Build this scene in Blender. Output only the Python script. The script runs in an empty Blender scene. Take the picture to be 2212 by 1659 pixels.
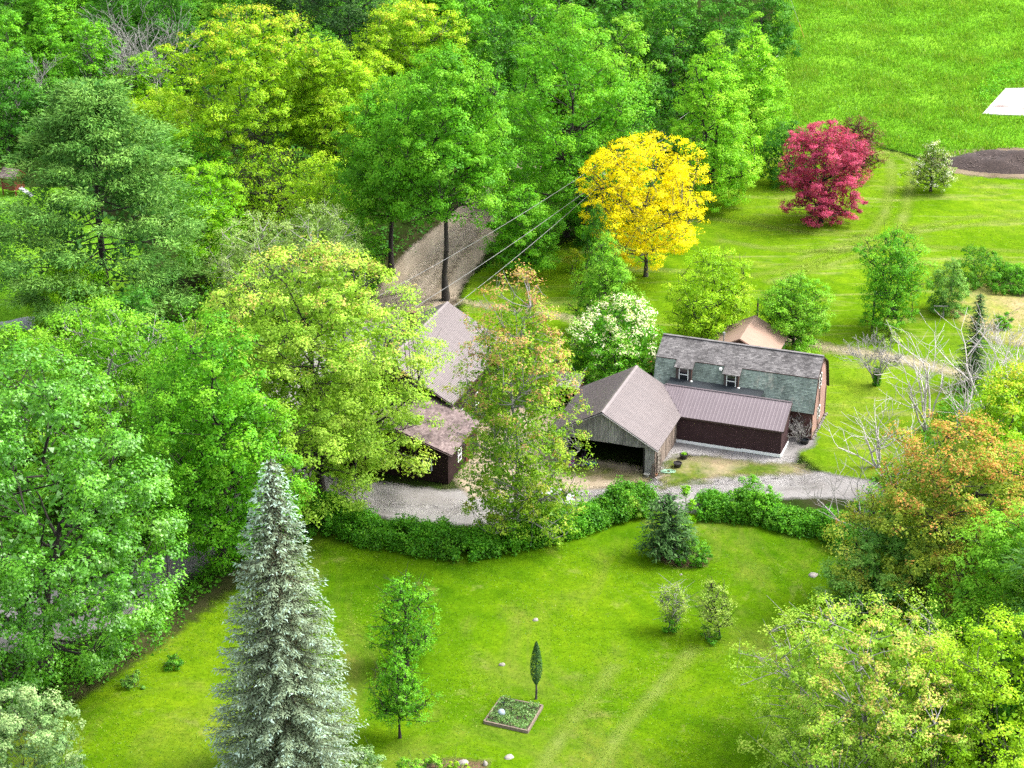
import bpy, math, random
import numpy as np
from mathutils import Vector

# ------------------------------------------------------------------ camera, world, sun, exposure
PITCH = math.radians(24.5)
CAM = np.array([0.0, -176.4, 80.4])
FOC = 4475.0                      # focal length in units of a 2212-wide picture
scene = bpy.context.scene
cam_data = bpy.data.cameras.new("camera")
cam_data.sensor_width = 36.0
cam_data.lens = 36.0 * FOC / 2212.0
cam_data.clip_start = 1.0
cam_data.clip_end = 3000.0
cam = bpy.data.objects.new("camera", cam_data)
cam.location = CAM
cam.rotation_euler = (math.pi / 2 - PITCH, 0, 0)
scene.collection.objects.link(cam)
scene.camera = cam

SUN_EL, SUN_AZ = math.radians(52), math.radians(78)      # azimuth clockwise from +Y
world = bpy.data.worlds.new("World")
scene.world = world
world.use_nodes = True
wn, wl = world.node_tree.nodes, world.node_tree.links
wn.clear()
sky = wn.new('ShaderNodeTexSky')
sky.sky_type = 'NISHITA'
sky.sun_disc = False
sky.sun_elevation = SUN_EL
sky.sun_rotation = SUN_AZ
sky.air_density = 1.0
sky.dust_density = 4.0
hs = wn.new('ShaderNodeHueSaturation')
hs.inputs['Saturation'].default_value = 0.35
bg = wn.new('ShaderNodeBackground')
bg.inputs['Strength'].default_value = 0.15
wo = wn.new('ShaderNodeOutputWorld')
wl.new(sky.outputs[0], hs.inputs['Color'])
wl.new(hs.outputs[0], bg.inputs['Color'])
wl.new(bg.outputs[0], wo.inputs['Surface'])

sun_data = bpy.data.lights.new("sun", 'SUN')
sun_data.energy = 1.4
sun_data.angle = math.radians(22)
sun_data.color = (1.0, 0.965, 0.9)
sun = bpy.data.objects.new("sun", sun_data)
sd = Vector((math.sin(SUN_AZ) * math.cos(SUN_EL), math.cos(SUN_AZ) * math.cos(SUN_EL), math.sin(SUN_EL)))
sun.rotation_euler = sd.to_track_quat('Z', 'Y').to_euler()
sun.location = (60, 0, 90)
scene.collection.objects.link(sun)

scene.view_settings.view_transform = 'Standard'
scene.view_settings.look = 'None'
scene.view_settings.exposure = 2.0
scene.view_settings.gamma = 1.0
scene.view_settings.use_curve_mapping = False
scene.cycles.max_bounces = 6
scene.cycles.diffuse_bounces = 4
scene.cycles.transparent_max_bounces = 12
scene.cycles.use_denoising = False
scene.cycles.caustics_reflective = False
scene.cycles.caustics_refractive = False
scene.cycles.sample_clamp_indirect = 0.7

# ------------------------------------------------------------------ surveying helpers
CF = np.array([0, math.cos(PITCH), -math.sin(PITCH)])
CR = np.array([1.0, 0, 0])
CU = np.cross(CR, CF)


def G(u, v, z=0.0):
    """ground position that was surveyed at map reference (u, v)"""
    d = CF * FOC + CR * (u - 1106) + CU * (829.5 - v)
    t = (z - CAM[2]) / d[2]
    return CAM + d * t


def PV(p):
    q = np.asarray(p) - CAM
    w = q @ CF
    return 1106 + FOC * (q @ CR) / w, 829.5 - FOC * (q @ CU) / w


def height_at(u, v, vt):
    g = G(u, v)
    lo, hi = 0.0, 60.0
    for _ in range(40):
        m = (lo + hi) / 2
        if PV(g + np.array([0, 0, m]))[1] > vt:
            lo = m
        else:
            hi = m
    return lo


def metres(px, g):
    return px * ((np.asarray(g) - CAM) @ CF) / FOC


BA = math.radians(-19.7)          # the buildings' common bearing
BU = np.array([math.cos(BA), math.sin(BA), 0])
BV = np.array([-BU[1], BU[0], 0])
BO = np.array([26.373, -11.931, 0])


def L(u, v, z=0.0):
    return BO + BU * u + BV * v + np.array([0, 0, z])


def rnd(seed):
    return np.random.RandomState(seed)


# ------------------------------------------------------------------ object helpers
def link(o, parent=None):
    scene.collection.objects.link(o)
    if parent is not None:
        o.parent = parent
    return o


def props(o, label=None, cat=None, group=None, kind=None):
    if label: o['label'] = label
    if cat: o['category'] = cat
    if group: o['group'] = group
    if kind: o['kind'] = kind
    return o


def thing(name, label, cat, loc=(0, 0, 0), rot=0.0, group=None):
    o = bpy.data.objects.new(name, None)
    o.empty_display_size = 0.5
    o.location = tuple(float(x) for x in loc)
    o.rotation_euler = (0, 0, rot)
    link(o)
    return props(o, label, cat, group)


def mesh_np(name, verts, quads=None, tris=None, mat=None, parent=None, attrs=None, smooth=False):
    """verts Nx3, quads Mx4 and/or tris Kx3"""
    me = bpy.data.meshes.new(name)
    verts = np.ascontiguousarray(verts, dtype=np.float32)
    nq = 0 if quads is None else len(quads)
    nt = 0 if tris is None else len(tris)
    me.vertices.add(len(verts))
    me.vertices.foreach_set('co', verts.ravel())
    nl = nq * 4 + nt * 3
    me.loops.add(nl)
    me.polygons.add(nq + nt)
    li = []
    if nq: li.append(np.asarray(quads, dtype=np.int32).ravel())
    if nt: li.append(np.asarray(tris, dtype=np.int32).ravel())
    me.loops.foreach_set('vertex_index', np.concatenate(li))
    ls = np.concatenate([np.arange(nq) * 4, nq * 4 + np.arange(nt) * 3]).astype(np.int32)
    me.polygons.foreach_set('loop_start', ls)
    if smooth:
        me.polygons.foreach_set('use_smooth', np.ones(nq + nt, dtype=bool))
    if attrs:
        for k, a in attrs.items():
            at = me.attributes.new(k, 'FLOAT', 'POINT')
            at.data.foreach_set('value', np.ascontiguousarray(a, dtype=np.float32))
    me.update(calc_edges=True)
    if mat: me.materials.append(mat)
    o = bpy.data.objects.new(name, me)
    link(o, parent)
    return o


class MB:
    """collects simple solids into one mesh"""
    def __init__(s):
        s.v, s.f, s.t = [], [], []

    def add(s, vs, fs, tint=0.5):
        n = len(s.v)
        s.v += [tuple(map(float, p)) for p in vs]
        s.t += [tint] * len(vs)
        s.f += [tuple(i + n for i in f) for f in fs]
        return s

    def hexa(s, p, tint=0.5):   # 8 points: bottom 4 (ccw), top 4
        return s.add(p, [(3, 2, 1, 0), (4, 5, 6, 7), (0, 1, 5, 4), (1, 2, 6, 5), (2, 3, 7, 6), (3, 0, 4, 7)], tint)

    def box(s, x0, x1, y0, y1, z0, z1, tint=0.5):
        return s.hexa([(x0, y0, z0), (x1, y0, z0), (x1, y1, z0), (x0, y1, z0),
                       (x0, y0, z1), (x1, y0, z1), (x1, y1, z1), (x0, y1, z1)], tint)

    def slab(s, a, b, c, d, th, tint=0.5):  # quad a b c d (ccw seen from outside), thickness inwards
        a, b, c, d = (np.array(q, float) for q in (a, b, c, d))
        n = np.cross(b - a, d - a)
        n /= np.linalg.norm(n) + 1e-9
        k = -n * th
        return s.hexa([a + k, b + k, c + k, d + k, a, b, c, d], tint)

    def beam(s, a, b, w, h, up=(0, 0, 1), tint=0.5):
        a, b, up = np.array(a, float), np.array(b, float), np.array(up, float)
        d = b - a
        d /= np.linalg.norm(d)
        x = np.cross(d, up)
        if np.linalg.norm(x) < 1e-3: x = np.cross(d, (1, 0, 0))
        x /= np.linalg.norm(x)
        y = np.cross(x, d)
        x, y = x * w / 2, y * h / 2
        return s.hexa([a - x - y, a + x - y, a + x + y, a - x + y, b - x - y, b + x - y, b + x + y, b - x + y], tint)

    def tube(s, pts, rad, k=8, cap=True, tint=0.5):
        pts = [np.array(p, float) for p in pts]
        if np.isscalar(rad): rad = [rad] * len(pts)
        n0 = len(s.v)
        vs, fs = [], []
        for i, p in enumerate(pts):
            d = pts[min(i + 1, len(pts) - 1)] - pts[max(i - 1, 0)]
            d /= np.linalg.norm(d) + 1e-9
            x = np.cross(d, (0, 0, 1.0))
            if np.linalg.norm(x) < 1e-2: x = np.array([1.0, 0, 0]) - d * d[0]
            x /= np.linalg.norm(x)
            y = np.cross(d, x)
            for j in range(k):
                a = 2 * math.pi * j / k
                vs.append(p + (x * math.cos(a) + y * math.sin(a)) * rad[i])
        for i in range(len(pts) - 1):
            for j in range(k):
                j2 = (j + 1) % k
                fs.append((i * k + j, i * k + j2, (i + 1) * k + j2, (i + 1) * k + j))
        if cap:
            fs.append(tuple(range(k)))
            fs.append(tuple(range((len(pts) - 1) * k, len(pts) * k))[::-1])
        return s.add(vs, fs, tint)

    def lathe(s, c, prof, k=16, tint=0.5, sx=1.0, sy=1.0):
        vs, fs = [], []
        for r, z in prof:
            for j in range(k):
                a = 2 * math.pi * j / k
                vs.append((c[0] + r * math.cos(a) * sx, c[1] + r * math.sin(a) * sy, c[2] + z))
        for i in range(len(prof) - 1):
            for j in range(k):
                j2 = (j + 1) % k
                fs.append((i * k + j, i * k + j2, (i + 1) * k + j2, (i + 1) * k + j))
        fs.append(tuple(range(k))[::-1])
        fs.append(tuple(range((len(prof) - 1) * k, len(prof) * k)))
        return s.add(vs, fs, tint)

    def build(s, name, mat, parent=None, smooth=False, label=None, kind=None, bevel=0.0):
        me = bpy.data.meshes.new(name)
        me.from_pydata(s.v, [], s.f)
        at = me.attributes.new('tint', 'FLOAT', 'POINT')
        at.data.foreach_set('value', s.t)
        if smooth:
            for p in me.polygons: p.use_smooth = True
        me.materials.append(mat)
        o = bpy.data.objects.new(name, me)
        link(o, parent)
        if bevel:
            m = o.modifiers.new('bevel', 'BEVEL')
            m.width = bevel
            m.segments = 2
            m.limit_method = 'ANGLE'
        if label: o['label'] = label
        if kind: o['kind'] = kind
        return o


# ------------------------------------------------------------------ materials
class NT:
    def __init__(s, name):
        s.m = bpy.data.materials.new(name)
        s.m.use_nodes = True
        s.n, s.l = s.m.node_tree.nodes, s.m.node_tree.links
        s.n.clear()
        s.out = s.n.new('ShaderNodeOutputMaterial')

    def node(s, t, **kw):
        n = s.n.new(t)
        for k, v in kw.items():
            if k.startswith('_'): setattr(n, k[1:], v)
            else: n.inputs[k.replace('__', ' ')].default_value = v
        return n

    def tex(s, scale, detail=4.0, rough=0.55, stretch=None, kind='Object', dist=0.0):
        tc = s.node('ShaderNodeTexCoord')
        mp = s.node('ShaderNodeMapping')
        if stretch: mp.inputs['Scale'].default_value = stretch
        nz = s.node('ShaderNodeTexNoise')
        nz.inputs['Scale'].default_value = scale
        nz.inputs['Detail'].default_value = detail
        nz.inputs['Roughness'].default_value = rough
        nz.inputs['Distortion'].default_value = dist
        s.l.new(tc.outputs[kind], mp.inputs[0])
        s.l.new(mp.outputs[0], nz.inputs['Vector'])
        return nz.outputs['Fac']

    def ramp(s, src, stops, interp='LINEAR'):
        r = s.node('ShaderNodeValToRGB')
        r.color_ramp.interpolation = interp
        e = r.color_ramp.elements
        e[0].position, e[0].color = stops[0][0], (*stops[0][1], 1)
        e[1].position, e[1].color = stops[-1][0], (*stops[-1][1], 1)
        for p, c in stops[1:-1]:
            x = e.new(p)
            x.color = (*c, 1)
        s.l.new(src, r.inputs[0])
        return r.outputs[0]

    def rng(s, src, a, b, c=0.0, d=1.0):
        m = s.node('ShaderNodeMapRange')
        m.inputs[1].default_value, m.inputs[2].default_value = a, b
        m.inputs[3].default_value, m.inputs[4].default_value = c, d
        s.l.new(src, m.inputs[0])
        return m.outputs[0]

    def mix(s, fac, a, b, blend='MIX'):
        m = s.node('ShaderNodeMix', _data_type='RGBA', _blend_type=blend)
        for i, x in ((0, fac), (6, a), (7, b)):
            if isinstance(x, (int, float)): m.inputs[i].default_value = x
            elif isinstance(x, tuple): m.inputs[i].default_value = (*x, 1)
            else: s.l.new(x, m.inputs[i])
        return m.outputs[2]

    def math(s, op, a, b=None):
        m = s.node('ShaderNodeMath', _operation=op)
        for i, x in enumerate((a, b)):
            if x is None: continue
            if isinstance(x, (int, float)): m.inputs[i].default_value = x
            else: s.l.new(x, m.inputs[i])
        return m.outputs[0]

    def attr(s, name):
        return s.node('ShaderNodeAttribute', _attribute_name=name).outputs['Fac']

    def bump(s, h, strength=0.3, dist=0.05):
        b = s.node('ShaderNodeBump')
        b.inputs['Strength'].default_value = strength
        b.inputs['Distance'].default_value = dist
        s.l.new(h, b.inputs['Height'])
        return b.outputs[0]

    def principled(s, col, rough=0.7, metal=0.0, spec=0.4, normal=None):
        p = s.node('ShaderNodeBsdfPrincipled')
        if isinstance(col, tuple): p.inputs['Base Color'].default_value = (*col, 1)
        else: s.l.new(col, p.inputs['Base Color'])
        if isinstance(rough, (int, float)): p.inputs['Roughness'].default_value = rough
        else: s.l.new(rough, p.inputs['Roughness'])
        p.inputs['Metallic'].default_value = metal
        p.inputs['Specular IOR Level'].default_value = spec
        if normal is not None: s.l.new(normal, p.inputs['Normal'])
        return p

    def done(s, shader):
        s.l.new(shader.outputs[0] if hasattr(shader, 'outputs') else shader, s.out.inputs['Surface'])
        return s.m


KB = 0.50      # building and object albedos are tuned together
KG = 0.45


def kc(c, k):
    return tuple(x * k for x in c)


def plain(name, c1, c2=None, scale=3.0, rough=0.7, metal=0.0, spec=0.4, bump=0.15, bdist=0.02, stretch=None, detail=5.0, objrand=0.0, kb=None):
    t = NT(name)
    if c2 is None: c2 = tuple(x * 0.75 for x in c1)
    c1, c2 = kc(c1, kb or KB), kc(c2, kb or KB)
    nz = t.tex(scale, detail, 0.6, stretch)
    col = t.ramp(nz, [(0.3, c2), (0.7, c1)])
    if objrand:
        oi = t.node('ShaderNodeObjectInfo')
        f = t.rng(oi.outputs['Random'], 0, 1, 1 - objrand, 1 + objrand)
        cmb = t.node('ShaderNodeCombineColor')
        for i in range(3): t.l.new(f, cmb.inputs[i])
        col = t.mix(1.0, col, cmb.outputs[0], 'MULTIPLY')
    return t.done(t.principled(col, rough, metal, spec, t.bump(nz, bump, bdist) if bump else None))


def leaf_mat(name, stops, trans=0.34, gloss=0.010, grough=0.45, var=0.22):
    """stops: colours over the 'tint' value of each leaf"""
    t = NT(name)
    a = t.attr('tint')
    col = t.ramp(a, stops)
    nz = t.tex(0.35, 2.0, 0.5)
    f = t.rng(nz, 0.3, 0.7, 1 - var, 1 + var)
    cmb = t.node('ShaderNodeCombineColor')
    for i in range(3): t.l.new(f, cmb.inputs[i])
    col = t.mix(1.0, col, cmb.outputs[0], 'MULTIPLY')
    d = t.node('ShaderNodeBsdfDiffuse')
    t.l.new(col, d.inputs['Color'])
    tr = t.node('ShaderNodeBsdfTranslucent')
    warm = t.mix(1.0, col, (1.15, 1.1, 0.5), 'MULTIPLY')
    t.l.new(warm, tr.inputs['Color'])
    m1 = t.node('ShaderNodeMixShader')
    m1.inputs[0].default_value = trans
    t.l.new(d.outputs[0], m1.inputs[1]); t.l.new(tr.outputs[0], m1.inputs[2])
    g = t.node('ShaderNodeBsdfGlossy')
    g.inputs['Roughness'].default_value = grough
    g.inputs['Color'].default_value = (0.9, 1.0, 0.9, 1)
    m2 = t.node('ShaderNodeMixShader')
    m2.inputs[0].default_value = gloss
    t.l.new(m1.outputs[0], m2.inputs[1]); t.l.new(g.outputs[0], m2.inputs[2])
    return t.done(m2)


def sheet_mat(name, colfn, edge=0.8, soft=0.35, escale=0.9, rough=0.95, bump_scale=6.0, bump=0.5, bdist=0.05):
    """a ground layer whose ragged border thins out over the layer below"""
    t = NT(name)
    col = colfn(t)
    h = t.tex(bump_scale, 6.0, 0.7)
    p = t.principled(col, 1.0, 0, 0.0, t.bump(h, bump, bdist))
    a = t.attr('sd')
    n1 = t.tex(escale, 5.0, 0.65)
    n2 = t.math('MULTIPLY', t.math('SUBTRACT', n1, 0.5), edge * 2.4)
    s = t.math('ADD', a, n2)
    al = t.rng(s, -soft, soft, 1.0, 0.0)
    tr = t.node('ShaderNodeBsdfTransparent')
    mx = t.node('ShaderNodeMixShader')
    t.l.new(al, mx.inputs[0]); t.l.new(tr.outputs[0], mx.inputs[1]); t.l.new(p.outputs[0], mx.inputs[2])
    return t.done(mx)


def grass_cols(dark, mid, light, dry, dry_amt=0.6, big=0.06, streak=None, olive=0.0):
    dark, mid, light, dry = (kc(c, KG) for c in (dark, mid, light, dry))
    def fn(t):
        n1 = t.tex(big, 5.0, 0.6, None, 'Object', 0.6)
        c = t.ramp(n1, [(0.3, dark), (0.5, mid), (0.68, light)])
        n2 = t.tex(0.22, 5.0, 0.7, streak, 'Object', 0.4)
        f = t.rng(n2, dry_amt, dry_amt + 0.18, 0, 0.75)
        c = t.mix(f, c, dry)
        if olive:
            n5 = t.tex(0.085, 6.0, 0.68, (1.0, 0.6, 1), 'Object', 1.2)
            c = t.mix(t.rng(n5, 0.5, 0.68, 0, olive), c, (0.125, 0.125, 0.03))
            n6 = t.tex(0.03, 3.0, 0.5, (1.0, 1.0, 1), 'Object', 0.5)
            w = t.node('ShaderNodeTexWave', _wave_type='BANDS', _bands_direction='DIAGONAL')
            w.inputs['Scale'].default_value = 0.16
            w.inputs['Distortion'].default_value = 6.0
            w.inputs['Detail'].default_value = 3.0
            tc = t.node('ShaderNodeTexCoord')
            t.l.new(tc.outputs['Object'], w.inputs['Vector'])
            kk = t.ramp(w.outputs['Fac'], [(0.2, (0.90, 0.93, 0.9)), (0.8, (1.12, 1.06, 1.0))])
            c = t.mix(t.rng(n6, 0.4, 0.6, 0.2, 1.0), c, t.mix(1.0, c, kk, 'MULTIPLY'))
        n3 = t.tex(3.2, 7.0, 0.8)
        k = t.ramp(n3, [(0.28, (0.6,) * 3), (0.5, (1.0,) * 3), (0.72, (1.38,) * 3)])
        c = t.mix(1.0, c, k, 'MULTIPLY')
        n4 = t.tex(0.7, 5.0, 0.7)
        k = t.ramp(n4, [(0.3, (0.70, 0.78, 0.75)), (0.5, (1.0, 1.0, 1.0)), (0.7, (1.3, 1.18, 1.2))])
        return t.mix(1.0, c, k, 'MULTIPLY')
    return fn


def soil_cols(a, b, c, fine=7.0, big=0.25, stretch=None):
    a, b, c = (kc(x, 0.53) for x in (a, b, c))
    def fn(t):
        n1 = t.tex(big, 5.0, 0.65, stretch)
        col = t.ramp(n1, [(0.3, a), (0.5, b), (0.7, c)])
        n2 = t.tex(fine, 7.0, 0.8)
        k = t.ramp(n2, [(0.28, (0.6,) * 3), (0.72, (1.35,) * 3)])
        return t.mix(1.0, col, k, 'MULTIPLY')
    return fn


# ------------------------------------------------------------------ ground layers
def poly_sd(P, X, Y):
    d = np.full(X.shape, 1e9)
    inside = np.zeros(X.shape, bool)
    n = len(P)
    for i in range(n):
        ax, ay = P[i][:2]
        bx, by = P[(i + 1) % n][:2]
        ex, ey = bx - ax, by - ay
        wx, wy = X - ax, Y - ay
        h = np.clip((wx * ex + wy * ey) / (ex * ex + ey * ey + 1e-9), 0, 1)
        d = np.minimum(d, (wx - ex * h) ** 2 + (wy - ey * h) ** 2)
        c = ((ay > Y) != (by > Y)) & (X < (bx - ax) * (Y - ay) / (by - ay + 1e-12) + ax)
        inside ^= c
    d = np.sqrt(d)
    return np.where(inside, -d, d)


def sheet(name, poly, z, mat, res=0.6, margin=1.6, kind='structure', label=None, cat=None):
    P = np.array(poly)
    x0, y0 = P[:, 0].min() - margin, P[:, 1].min() - margin
    x1, y1 = P[:, 0].max() + margin, P[:, 1].max() + margin
    nx, ny = int((x1 - x0) / res) + 2, int((y1 - y0) / res) + 2
    X, Y = np.meshgrid(x0 + np.arange(nx) * res, y0 + np.arange(ny) * res)
    S = poly_sd(P, X, Y)
    idx = np.arange(nx * ny).reshape(ny, nx)
    q = np.stack([idx[:-1, :-1], idx[:-1, 1:], idx[1:, 1:], idx[1:, :-1]], -1).reshape(-1, 4)
    smin = np.minimum.reduce([S[:-1, :-1], S[:-1, 1:], S[1:, 1:], S[1:, :-1]]).ravel()
    q = q[smin < margin]
    used = np.unique(q)
    rm = np.full(nx * ny, -1)
    rm[used] = np.arange(len(used))
    V = np.stack([X.ravel()[used], Y.ravel()[used], np.full(len(used), z)], -1)
    o = mesh_np(name, V, rm[q], mat=mat, attrs={'sd': S.ravel()[used]})
    return props(o, label, cat, None, kind)


def strip(pts, w):
    """polygon round a polyline given in map references; w in metres"""
    p = [G(*q)[:2] for q in pts]
    left, right = [], []
    for i, a in enumerate(p):
        d = p[min(i + 1, len(p) - 1)] - p[max(i - 1, 0)]
        d /= np.linalg.norm(d)
        n = np.array([-d[1], d[0]])
        left.append(a + n * w / 2)
        right.append(a - n * w / 2)
    return left + right[::-1]


def GP(pts):
    return [G(*q)[:2] for q in pts]


M = {}
LAWN_D, LAWN_M, LAWN_L, LAWN_DRY = (0.075, 0.205, 0.005), (0.14, 0.295, 0.006), (0.21, 0.36, 0.010), (0.42, 0.42, 0.13)
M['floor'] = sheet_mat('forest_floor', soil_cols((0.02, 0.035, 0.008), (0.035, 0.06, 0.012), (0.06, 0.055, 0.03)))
M['lawn'] = sheet_mat('lawn_grass', grass_cols(LAWN_D, LAWN_M, LAWN_L, LAWN_DRY, 0.585, 0.05, olive=0.55), edge=0.5)
M['backlawn'] = sheet_mat('mown_grass', grass_cols((0.12, 0.27, 0.006), (0.18, 0.35, 0.010), (0.25, 0.42, 0.02), (0.46, 0.46, 0.17), 0.53, 0.05, (0.3, 1.8, 1), olive=0.3), edge=0.5)
M['meadow'] = sheet_mat('meadow_grass', grass_cols((0.15, 0.42, 0.02), (0.22, 0.53, 0.03), (0.31, 0.62, 0.04), (0.44, 0.60, 0.09), 0.60, 0.05), edge=0.25, bump=1.0, bdist=0.15)
M['gravel'] = sheet_mat('grey_gravel', soil_cols((0.27, 0.25, 0.235), (0.36, 0.34, 0.33), (0.45, 0.43, 0.42), 9.0), edge=0.45, bump=0.8, bdist=0.04)
M['dirt'] = sheet_mat('tan_dirt', soil_cols((0.34, 0.26, 0.17), (0.45, 0.37, 0.26), (0.55, 0.46, 0.34), 6.0), edge=0.6, bump=0.6)
M['road'] = sheet_mat('road_dirt', soil_cols((0.36, 0.29, 0.21), (0.47, 0.385, 0.29), (0.56, 0.47, 0.36), 5.0, 0.35, (2.2, 0.35, 1)), edge=0.5)
M['path'] = sheet_mat('path_dirt', soil_cols((0.28, 0.33, 0.09), (0.46, 0.40, 0.24), (0.55, 0.48, 0.32), 5.0), edge=1.1, soft=0.7)
M['track'] = sheet_mat('worn_grass', soil_cols((0.24, 0.38, 0.03), (0.30, 0.42, 0.06), (0.38, 0.46, 0.12), 5.0), edge=0.30, soft=0.7, escale=0.6)
M['sparse'] = sheet_mat('sparse_grass', grass_cols((0.10, 0.19, 0.02), (0.20, 0.25, 0.04), (0.40, 0.34, 0.18), (0.46, 0.38, 0.24), 0.45, 0.35), edge=1.4, soft=0.7, escale=0.7)
M['litter'] = sheet_mat('shaded_litter', soil_cols((0.04, 0.06, 0.015), (0.075, 0.08, 0.03), (0.10, 0.10, 0.04)), edge=1.2, soft=0.8)  # litter colour darkened and greened to carry the shade under the trees
M['mulch'] = sheet_mat('bed_mulch', soil_cols((0.16, 0.10, 0.06), (0.24, 0.16, 0.10), (0.30, 0.22, 0.13)), edge=0.4, soft=0.4)

big = [(-420, -260), (420, -260), (520, 900), (-520, 900)]
go = sheet('ground', big, -0.02, M['floor'], 20.0, 1)
Z = 0.004
sheet('lawn', GP([(380, 1330), (470, 1270), (560, 1215), (660, 1130), (780, 1150), (900, 1180), (1000, 1190), (1120, 1170), (1250, 1150), (1390, 1100),
                  (1500, 1085), (1640, 1100), (1790, 1150), (1860, 1230), (1960, 1330), (2100, 1380), (2330, 1480), (2400, 1900), (-200, 1900), (-200, 1590), (40, 1590), (160, 1520), (300, 1420)]), Z, M['lawn'])
sheet('side_lawn', GP([(1000, 700), (1000, 640), (1015, 600), (1080, 560), (1190, 540), (1255, 512), (1390, 430), (1600, 330), (1660, 280), (1850, 275), (1905, 322), (1990, 345),
                       (2100, 352), (2330, 345), (2420, 1010), (2000, 1010), (1860, 1035), (1790, 1030), (1700, 960), (1400, 900), (1230, 780)]), Z, M['backlawn'])
sheet('meadow', GP([(1662, 290), (1640, 210), (1655, 80), (1705, -60), (1760, -200), (2600, -200), (2420, 345), (2080, 345), (1990, 338), (1905, 316), (1850, 282)]), 2 * Z, M['meadow'])
sheet('neighbour_lawn', GP([(-120, 405), (150, 405), (300, 520), (330, 640), (230, 720), (-120, 740)]), Z, M['meadow'])
sheet('gravel_driveway', GP([(1960, 1100), (1880, 1085), (1800, 1075), (1600, 1078), (1520, 1108), (1400, 1100), (1290, 1098), (1160, 1120), (1020, 1135), (900, 1133), (770, 1105), (690, 1068), (600, 1120), (450, 1230), (250, 1350), (100, 1400), (-120, 1420),
                             (-120, 1270), (60, 1280), (200, 1265), (400, 1160), (520, 1050), (520, 940), (560, 830), (640, 760), (720, 700), (800, 640), (930, 700), (720, 800), (620, 900), (640, 1000), (720, 1028), (960, 1060), (1150, 1052), (1300, 1056), (1400, 1046), (1450, 1020), (1560, 1022), (1700, 1016), (1780, 1020), (1880, 1040), (1990, 1075)]), 2 * Z, M['gravel'])
sheet('gravel_skirt', GP([(1405, 1045), (1450, 950), (1700, 940), (1765, 945), (1755, 965), (1725, 975), (1715, 1000), (1680, 1012), (1600, 998), (1520, 985), (1475, 980), (1450, 1010), (1430, 1052)]), 3 * Z, M['gravel'], 0.4)
sheet('dirt_yard', GP([(1000, 960), (1060, 900), (1150, 870), (1235, 900), (1240, 985), (1395, 1010), (1400, 1038), (1330, 1052), (1200, 1062), (1100, 1070), (1020, 1078), (985, 1040)]), 3 * Z, M['dirt'])
sheet('verge', GP([(1470, 992), (1520, 988), (1700, 1008), (1690, 1016), (1560, 1026), (1440, 1046), (1430, 1030)]), 4 * Z, M['dirt'], 0.4)
sheet('thin_grass', GP([(1450, 988), (1730, 1006), (1740, 1022), (1560, 1030), (1430, 1052), (1440, 1010)]), 5 * Z, M['sparse'], 0.4)
sheet('thin_grass', GP([(1185, 1000), (1240, 1003), (1400, 1024), (1395, 1040), (1280, 1030), (1185, 1020)]), 5 * Z, M['sparse'], 0.4)
sheet('dirt_road', GP([(1140, 330), (1180, 360), (1090, 440), (1082, 500), (1040, 560), (990, 630), (985, 660), (940, 700), (800, 700), (760, 690), (825, 612), (875, 545), (950, 485), (1005, 432), (1060, 380)]), 3 * Z, M['road'])
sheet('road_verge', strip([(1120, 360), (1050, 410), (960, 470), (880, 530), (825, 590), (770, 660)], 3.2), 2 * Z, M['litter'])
M['rut'] = sheet_mat('packed_rut', soil_cols((0.42, 0.35, 0.27), (0.54, 0.46, 0.36), (0.62, 0.54, 0.43), 5.0), edge=0.35, soft=0.6)
M['rut_dark'] = sheet_mat('loose_ridge', soil_cols((0.25, 0.20, 0.14), (0.33, 0.27, 0.19), (0.40, 0.33, 0.24), 5.0), edge=0.5, soft=0.6)
for dx, w_, m_ in ((-34, 0.5, 'rut'), (-16, 0.35, 'rut_dark'), (0, 0.55, 'rut'), (22, 0.5, 'rut'), (40, 0.35, 'rut_dark')):
    sheet('wheel_rut', strip([(1085 + dx * 0.5, 400), (1040 + dx * 0.6, 455), (990 + dx * 0.8, 520), (930 + dx, 590), (870 + dx * 1.2, 670)], w_), 4 * Z, M[m_], 0.4, 1.0)
for dy, w_ in ((0, 0.45), (16, 0.45)):
    sheet('wheel_rut', strip([(730, 1062 + dy), (860, 1088 + dy), (1000, 1098 + dy), (1150, 1082 + dy * 0.8), (1300, 1066 + dy * 0.7), (1450, 1052 + dy), (1600, 1036 + dy), (1760, 1034 + dy)], w_), 4 * Z,
          M['rut_grey'] if 'rut_grey' in M else M.setdefault('rut_grey', sheet_mat('packed_gravel', soil_cols((0.36, 0.34, 0.32), (0.46, 0.44, 0.42), (0.52, 0.50, 0.48), 7.0), edge=0.5, soft=0.7)), 0.4, 1.0)
sheet('footpath', strip([(985, 650), (1060, 662), (1150, 672), (1240, 688), (1330, 700)], 1.0), 3 * Z, M['path'], 0.4)
sheet('farm_track', strip([(1700, 733), (1760, 745), (1830, 758), (1900, 766), (2000, 788), (2100, 815)], 1.7), 3 * Z, M['path'], 0.4)
for pts, w in (([(1500, 1400), (1440, 1470), (1350, 1570), (1270, 1700)], 0.45), ([(1330, 1440), (1250, 1540), (1180, 1640), (1150, 1700)], 0.25),
               ([(1935, 330), (1972, 352), (1968, 400), (1955, 460), (1935, 510), (1880, 545), (1780, 575), (1660, 610)], 0.6),
               ([(1890, 330), (1925, 352), (1925, 400), (1912, 460), (1885, 500), (1820, 530), (1720, 560)], 0.5),
               ([(1520, 470), (1640, 487), (1760, 505), (1900, 512), (2060, 490), (2240, 470)], 0.35),
               ([(1560, 520), (1680, 540), (1800, 545), (1960, 530), (2240, 545)], 0.3),
               ([(1600, 600), (1740, 575), (1880, 520), (1960, 495), (2120, 465)], 0.3)):
    sheet('tyre_track', strip(pts, w), 2 * Z, M['track'], 0.4, 1.0)
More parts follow.
